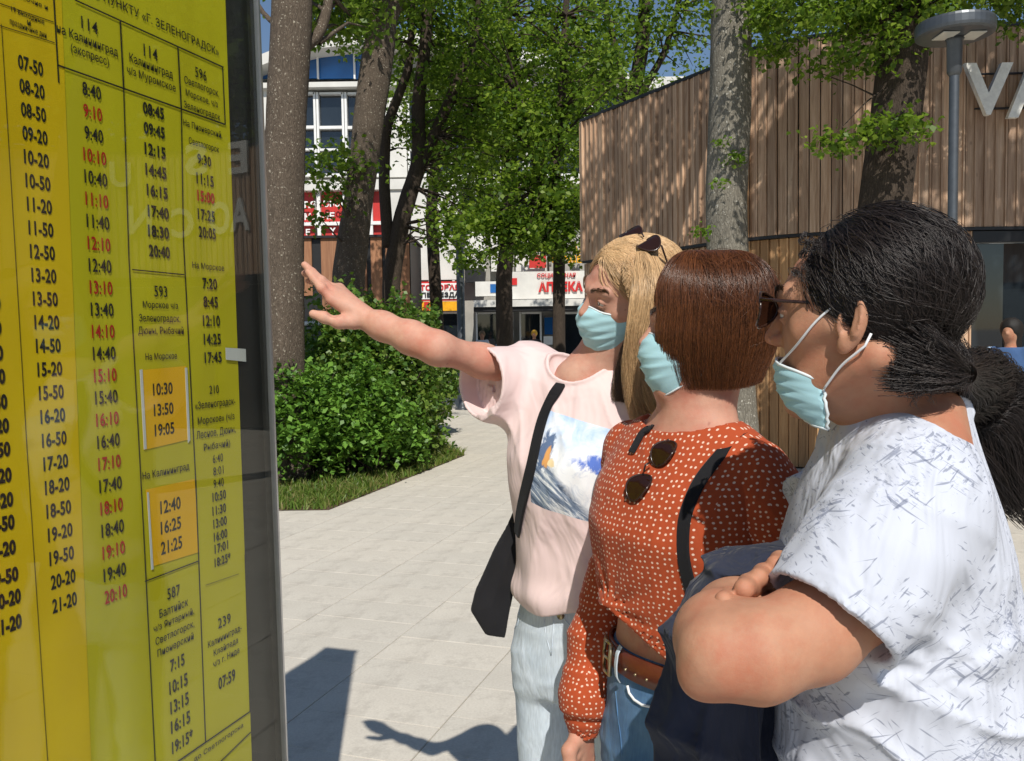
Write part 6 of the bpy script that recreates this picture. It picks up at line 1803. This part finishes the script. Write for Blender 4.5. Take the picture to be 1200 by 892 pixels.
for sg in (-1, 1):
    i = -1 if sg > 0 else 0
    a_, b_ = mp[1, 29 if sg > 0 else 11], mp[3, i]
    e1 = np.array([sg*.083, .008, .035])*SMN; e2 = np.array([sg*.080, .018, -.024])*SMN
    HM.mesh('ear_loop', MB().tube(list(drape(mn_head, a_, e1, 20, .003))+[(sg*.077, .022, .027)], .0014, 6), 'cord_white', mo)
    HM.mesh('ear_loop', MB().tube(list(drape(mn_head, b_, e2, 16, .003))+[(sg*.073, .027, -.011)], .0014, 6), 'cord_white', mo)
def mn_tee(p):
    d = loft(p, [(.86, 0, .0, .180, .135), (.95, 0, 0, .184, .140), (1.05, 0, 0, .184, .142), (1.15, 0, 0, .186, .142), (1.25, 0, -.008, .190, .136), (1.32, 0, -.006, .190, .122), (1.38, 0, -.004, .175, .100), (1.42, 0, .0, .135, .084), (1.455, 0, .0, .098, .076), (1.485, 0, .0, .078, .070)])
    d = smin(d, rc(p, (.10, .0, 1.39), shL+[-.02, 0, .0], .055, .060), .03)
    d = smin(d, rc(p, (.04, .015, 1.455), (.12, .0, 1.405), .034, .048), .03)
    hc = L(972, 726, .835); a_ = hc-shL; a_ /= np.linalg.norm(a_)
    s = chain(p, [shL, (shL+hc)/2, hc+a_*.04], [.068, .069, .071], .03)
    t = (p-hc)@a_
    s = s-folds(p, a_, 34, .0045, 7, .3)*np.clip(-t*20, 0, 1)
    s = shell_end(s, t+.03, .0075); s = np.maximum(s, t)
    d = smin(d, s, .035)
    # far sleeve
    sr = L(1035, 575, 1.20); hr_ = L(958, 612, 1.18); b_ = hr_-sr; b_ /= np.linalg.norm(b_)
    s = rc(p, sr, hr_+b_*.02, .07, .074); s = np.maximum(s, (p-hr_)@b_-.01)
    d = smin(d, s, .03)
    # creases pulled from the armpit and sagging across the flank
    k = L(1082, 752, .93); r = np.linalg.norm(p-k, axis=-1); q = p-k
    an = np.arctan2(q[..., 2], q[..., 1])
    d = d-.008*np.abs(np.sin(an*4+1.2*np.sin(r*22)))**2*np.exp(-r/.12)*np.clip(r*25, 0, 1)
    d = d-.010*(1-np.abs(np.sin((p[..., 2]+.30*p[..., 1]+.014*np.sin(p[..., 1]*26)+.008*np.sin(p[..., 1]*61+p[..., 2]*40))*40)))**2*np.exp(-((p[..., 2]-1.12)/.13)**2)-.0015*wob(p, 22, 2.0)
    nk = p[..., 2]-(1.425+.40*(p[..., 1]))
    col_ = np.sqrt((p[..., 0]/.078)**2+((p[..., 1]+.0)/.088)**2)-1
    cut = np.maximum(-nk, col_*.07)
    ring = np.sqrt(d**2+(cut*1.0)**2)-.0048
    d = smin(smax(d, -cut, .003), ring, .002)
    return np.maximum(d, .875-p[..., 2])
MN.solid('tee', mn_tee, (-.30, -.36, .86), (.30, .20, 1.53), .0042, 'scratch_tee')
# rib collar
th = np.linspace(0, 2*np.pi, 49)[:-1]
cp = [(.0*math.sin(a_), -.090*math.cos(a_), 1.425+.40*(-.090*math.cos(a_))+.001) for a_ in th]
0 and MN.mesh('collar', MB().tube(cp+[cp[0]], .0045, 8, cap=False), 'white_trim')
legs(MN, 'trousers', .84, .095, .095, .46, .065, .10, .052, 'navy_cloth', 'black_cloth', [(.78, 0, .01, .170, .125), (.86, 0, .01, .172, .128), (.94, 0, .0, .165, .122)], h=.008)
# jacket carried over the folded arms
jk = tag(empty('jacket', tuple(P(860, 760, .98))), 'navy jacket folded over the crossed arms of the man', 'jacket')
JK = Body.__new__(Body); JK.root = jk; JK.M = MN.M.copy(); JK.I = MN.I.copy()
jc = L(862, 900, 1.02); ja = L(905, 900, 1.05)-jc; ja /= np.linalg.norm(ja); jn = np.cross(ja, (0, 0, 1.0))
def jack(p):
    d = chain(p, [L(975, 668, 1.10), L(925, 668, 1.03), L(885, 682, 1.0), L(850, 710, .98), L(826, 758, .97), L(812, 830, .98), L(808, 960, .99)], [.024, .030, .034, .034, .030, .032, .036], .03)
    q = p-jc; u, w, v = q@ja, q@jn, q[..., 2]
    amp = .010*np.sin(u*60+v*8)+.006*np.sin(u*120+1)
    e = np.maximum(np.maximum(np.abs(u-.005)-.085, np.abs(v-.0)-.135), np.abs(w+amp)-.018)
    d = smin(d, e-.006, .04)
    d = d-folds(p, (.2, .5, .9), 34, .013, 9, .5)-folds(p, (.7, .6, -.1), 44, .009, 5, 1.5)
    inner = chain(p, [L(885, 745, .86), L(840, 760, .86)], [.050, .050], .02)
    return smax(d, -(mn_arm(p)-.002), .003)
JK.solid('jacket_body', jack, *bounds([L(965, 640, 1.12), L(775, 1000, .95), L(960, 1000, 1.08)], .07), .0042, 'navy_cloth')
ribbon(JK, 'jacket_hem', [L(838, 693, .925), L(850, 687, .925), L(866, 684, .93), L(882, 684, .94)], vw*0+(L(860, 600, 0.5)-L(860, 690, .93)), .005, 'black_plastic', th=.002)
# face furniture: sunglasses
_, GM = glasses(HM, 'sunglasses', 'amber tinted sunglasses worn by the man with the ponytail', (0, -.105, .022), (1, 0, 0), (0, .12, 1), .053, .043, gap=.013, temple=.108)
# hair
def mn_hairb(p):
    p = p/SMN
    d = ell(p, (0, .027, .048), (.084, .091, .084))
    d = smin(d, ell(p, (0, .052, -.008), (.050, .036, .045)), .03)
    a = p.copy(); a[..., 0] = np.abs(a[..., 0])
    d = smax(d, -ell(p, (0, -.130, .005), (.10, .075, .105)), .01)
    d = smax(d, -ell(a, (.095, .008, -.032), (.045, .036, .052)), .008)
    d = smax(d, -ell(p, (0, -.02, -.09), (.12, .09, .07)), .01)
    return d*SMN
HM.solid('hair_base', mn_hairb, (-.12, -.1, -.12), (.12, .20, .17), .004, 'base_black', MN.root)
tie = np.array([0, .113, -.062])
n = 24000
az = rng.uniform(-2.75, 2.75, n); elv = rng.uniform(-.25, 1.4, n)
rt = np.stack([np.sin(az)*np.cos(elv), -np.cos(az)*np.cos(elv), np.sin(elv)], 1)*np.array((.088, .10, .088))+np.array((0, .028, .048))
keep = (rt[:, 1] > -.058+.0*rt[:, 2]) & ~((np.abs(rt[:, 0]) > .05) & (rt[:, 1] < .045) & (rt[:, 2] < .030)) & (rt[:, 2] > -.07)
rt = rt[keep]
S = cap_strands((0, .026, .048), (.088, .096, .089), rt, tie, k=22, wav=.0032, wf=1.8, lift=(.985, 1.04), frizz=.0005, bulge=.03)
nn2 = 5000; sx_ = rng.choice([-1, 1], nn2)
rt2 = np.stack([sx_*rng.uniform(.0, .074, nn2), rng.uniform(.03, .088, nn2), rng.uniform(-.080, .0, nn2)], 1)
S2_ = np.stack([rt2*(1-q)+tie*q+np.stack([sx_*.012*np.sin(q*np.pi), .012*np.sin(q*np.pi)*np.ones(nn2), -.004*np.sin(q*np.pi)*np.ones(nn2)], 1) for q in np.linspace(0, 1, 22)], 1)+rng.normal(size=(nn2, 22, 3))*.0004
S2_ += (rng.normal(size=(nn2, 1, 3))*.003)
S = np.concatenate([S, S2_])
S[:, -4:, :] = S[:, -4:, :]*(1-np.linspace(0, .8, 4)[None, :, None])+tie*np.linspace(0, .8, 4)[None, :, None]
HM.strands('hair_strands', S*SMN, .00027, 'hair_black', MN.root, taper=.7)
n = 500
sel = rt[rng.integers(0, len(rt), n)]
HM.strands('stray_hair', SMN*cap_strands((0, .027, .048), (.090, .099, .092), sel, tie, k=16, wav=.010, wf=3, lift=(1.0, 1.10), frizz=.001), .0004, 'hair_black', MN.root)
# curls at forehead, temple and nape
fr = []
for _ in range(60):
    a0 = np.array([random.choice([-1, 1])*random.uniform(.0, .072), -.045+random.uniform(-.012, .03), .095+random.uniform(-.03, .02)])
    a1 = a0+[random.uniform(-.0, .014)*np.sign(a0[0]), random.uniform(-.006, .002), random.uniform(-.012, .002)]
    a2 = a0+[np.sign(a0[0])*.012, random.uniform(0, .03), random.uniform(-.035, -.01)]
    fr.append(lock([a0, a1, a2], 16, k=16, r0=.003, r1=.003, wav=.003, wf=1.5))
for _ in range(12):
    a0 = np.array([.062+random.uniform(-.006, .004), .045+random.uniform(0, .05), -.03+random.uniform(-.03, .03)])
    a1 = a0+[.004, -.004, -.02]; a2 = a0+[-.004, random.uniform(-.02, .02), -.04]
    fr.append(lock([a0, a1, a2], 9, k=16, r0=.002, r1=.004, wav=.003, wf=2))
    fr.append(fr[-1]*np.array([-1, 1, 1]))
HM.strands('short_curls', SMN*np.concatenate(fr), .00035, 'hair_black', MN.root)
ML = lambda px, py, d: np.array(HM.I @ P(px, py, d))
tw = tie*SMN
pony = []
for gl, r1, m_ in (([tw, ML(1135, 462, 1.12), ML(1165, 500, 1.12), ML(1190, 555, 1.12), ML(1225, 610, 1.13)], [.030, .044, .044, .03], 1700),
                   ([tw, ML(1150, 447, 1.12), ML(1185, 470, 1.13), ML(1215, 520, 1.13), ML(1240, 590, 1.14)], [.030, .040, .04, .03], 1500),
                   ([tw, ML(1130, 475, 1.11), ML(1140, 505, 1.11), ML(1165, 560, 1.11), ML(1195, 600, 1.12)], [.02, .024, .024, .02], 700)):
    pony.append(lock(gl, int(m_*1.5), k=40, r0=.012, r1=r1, wav=.006, wf=3.6, frizz=.0008, endspread=.75))
MN_p = HM.strands('ponytail', np.concatenate(pony), .00036, 'hair_black', MN.root, taper=.7)
HM.solid('ponytail_core', lambda p: chain(p, [tw, ML(1145, 465, 1.13), ML(1180, 510, 1.13), ML(1210, 570, 1.14)], [.004, .026, .034, .02], .02)-.003*wob(p, 60), *bounds([tw, ML(1145, 465, 1.13), ML(1210, 570, 1.14)], .06), .006, 'base_black', MN.root)
tm_ = MB()
for k_ in range(3):
    ang = np.linspace(0, 2*np.pi, 25); dirp = ML(1135, 462, 1.12)-tw; dirp /= np.linalg.norm(dirp)
    e1 = np.cross(dirp, (0, 0, 1.0)); e1 /= np.linalg.norm(e1); e2 = np.cross(dirp, e1); c_ = tw+dirp*(.004+k_*.005)
    tm_.tube([tuple(c_+(e1*np.cos(q)+e2*np.sin(q))*.0085) for q in ang], .0026, 8, cap=False)
HM.mesh('hair_tie', tm_, simple('hair_tie', (.25, .42, .42), .35, .3, 60, metal=.3), MN.root)
for dx in (-2, 1, 3):
    pass

# ================================================================== people further off
def far_person(loc, fwd, label, hgt, top, sleeve, legm, hairm, skinm='skin_tan', long_hair=False, group=None):
    k = hgt/1.70
    B = Body('person', loc, fwd, label, group)
    def body(p):
        q = p/k
        d = ell(q, (0, 0, 1.585), (.074, .092, .11)); d = smin(d, rc(q, (0, .01, 1.50), (0, .01, 1.42), .05, .055), .03)
        d = smin(d, rc(q, (0, -.09, 1.585), (0, -.10, 1.57), .012, .014), .02)
        for sg in (-1, 1): d = smin(d, chain(q, [(sg*.19, 0, 1.36), (sg*.24, .02, 1.1), (sg*.23, -.10, .92), (sg*.22, -.13, .84)], [.042, .036, .026, .028], .02), .02)
        d = smin(d, loft(q, [(.9, 0, 0, .14, .10), (1.2, 0, 0, .15, .1), (1.38, 0, 0, .16, .09), (1.42, 0, 0, .08, .06)]), .02)
        return d*k
    B.solid('body', body, (-.32*k, -.22*k, .76*k), (.32*k, .2*k, 1.75*k), .011, skinm)
    B.solid('shirt', lambda p: (smin(smin(loft(p/k, [(.88, 0, 0, .18, .13), (1.05, 0, 0, .165, .12), (1.25, 0, -.01, .18, .13), (1.38, 0, 0, .17, .1), (1.43, 0, 0, .09, .07)]), rc(p/k, (.15, 0, 1.38), (.225, .01, 1.18), .062, .062), .03), rc(p/k, (-.15, 0, 1.38), (-.225, .01, 1.18), .062, .062), .03))*k-.002*wob(p, 20), (-.34*k, -.2*k, .85*k), (.34*k, .2*k, 1.5*k), .012, top)
    if sleeve:
        for sg in (-1, 1): B.solid('sleeve', lambda p: rc(p/k, (sg*.18, 0, 1.375), (sg*.228, .01, 1.18), .066, .068)*k, (-.34*k, -.12*k, 1.08*k), (.34*k, .12*k, 1.48*k), .014, sleeve)
    legs(B, 'trousers', .84*k, .09*k, .09*k, .46*k, .062*k, .1*k, .05*k, legm, 'black_cloth', [(.78*k, 0, .01, .165*k, .12*k), (.86*k, 0, .01, .168*k, .122*k), (.93*k, 0, .0, .16*k, .115*k)], h=.014)
    def hr(p):
        q = p/k
        d = ell(q, (0, .026, 1.622), (.104, .116, .112))
        if long_hair: d = smin(d, rc(q, (0, .05, 1.60), (0, .07, 1.40), .09, .075), .03)
        d = smax(d, -ell(q, (0, -.135, 1.56), (.082, .078, .10)), .01)
        return d*k-.004*wob(p, 60)
    B.solid('hair', hr, (-.14*k, -.14*k, 1.3*k), (.14*k, .2*k, 1.76*k), .009, hairm)
    return B
pp = P(1184, 400, 8.2)
M['blue_vest'] = cloth('blue_vest', (.06, .12, .26), .15)[0]
M['light_shirt'] = cloth('light_shirt', (.45, .6, .8), .1)[0]
M['yellow_hat'] = simple('yellow_hat', (.7, .38, .03), .7, .1)
M['dark_coat'] = cloth('dark_coat', (.03, .03, .035), .2)[0]
far_person((pp.x, pp.y, 0), (-.75, -.65, 0), 'dark haired woman in blue vest over light shirt before the dark cafe window', 1.62, 'blue_vest', 'light_shirt', 'dark_coat', 'base_black', long_hair=True)
for px, py, d, lab, tp, hm in ((590, 394, 26.0, 'dark haired passer-by in light shirt by the shop doors', 'light_shirt', 'base_black'), (565, 396, 27.0, 'fair haired passer-by in white by the shop doors', 'white_trim', 'base_blond'), (626, 398, 27.0, 'passer-by in dark coat and yellow hat at the shop door', 'dark_coat', 'yellow_hat')):
    q = P(px, py, d); far_person((q.x, q.y, 0), (random.uniform(-1, 1), -1, 0), lab, 1.68, tp, None, 'blue_denim', hm)
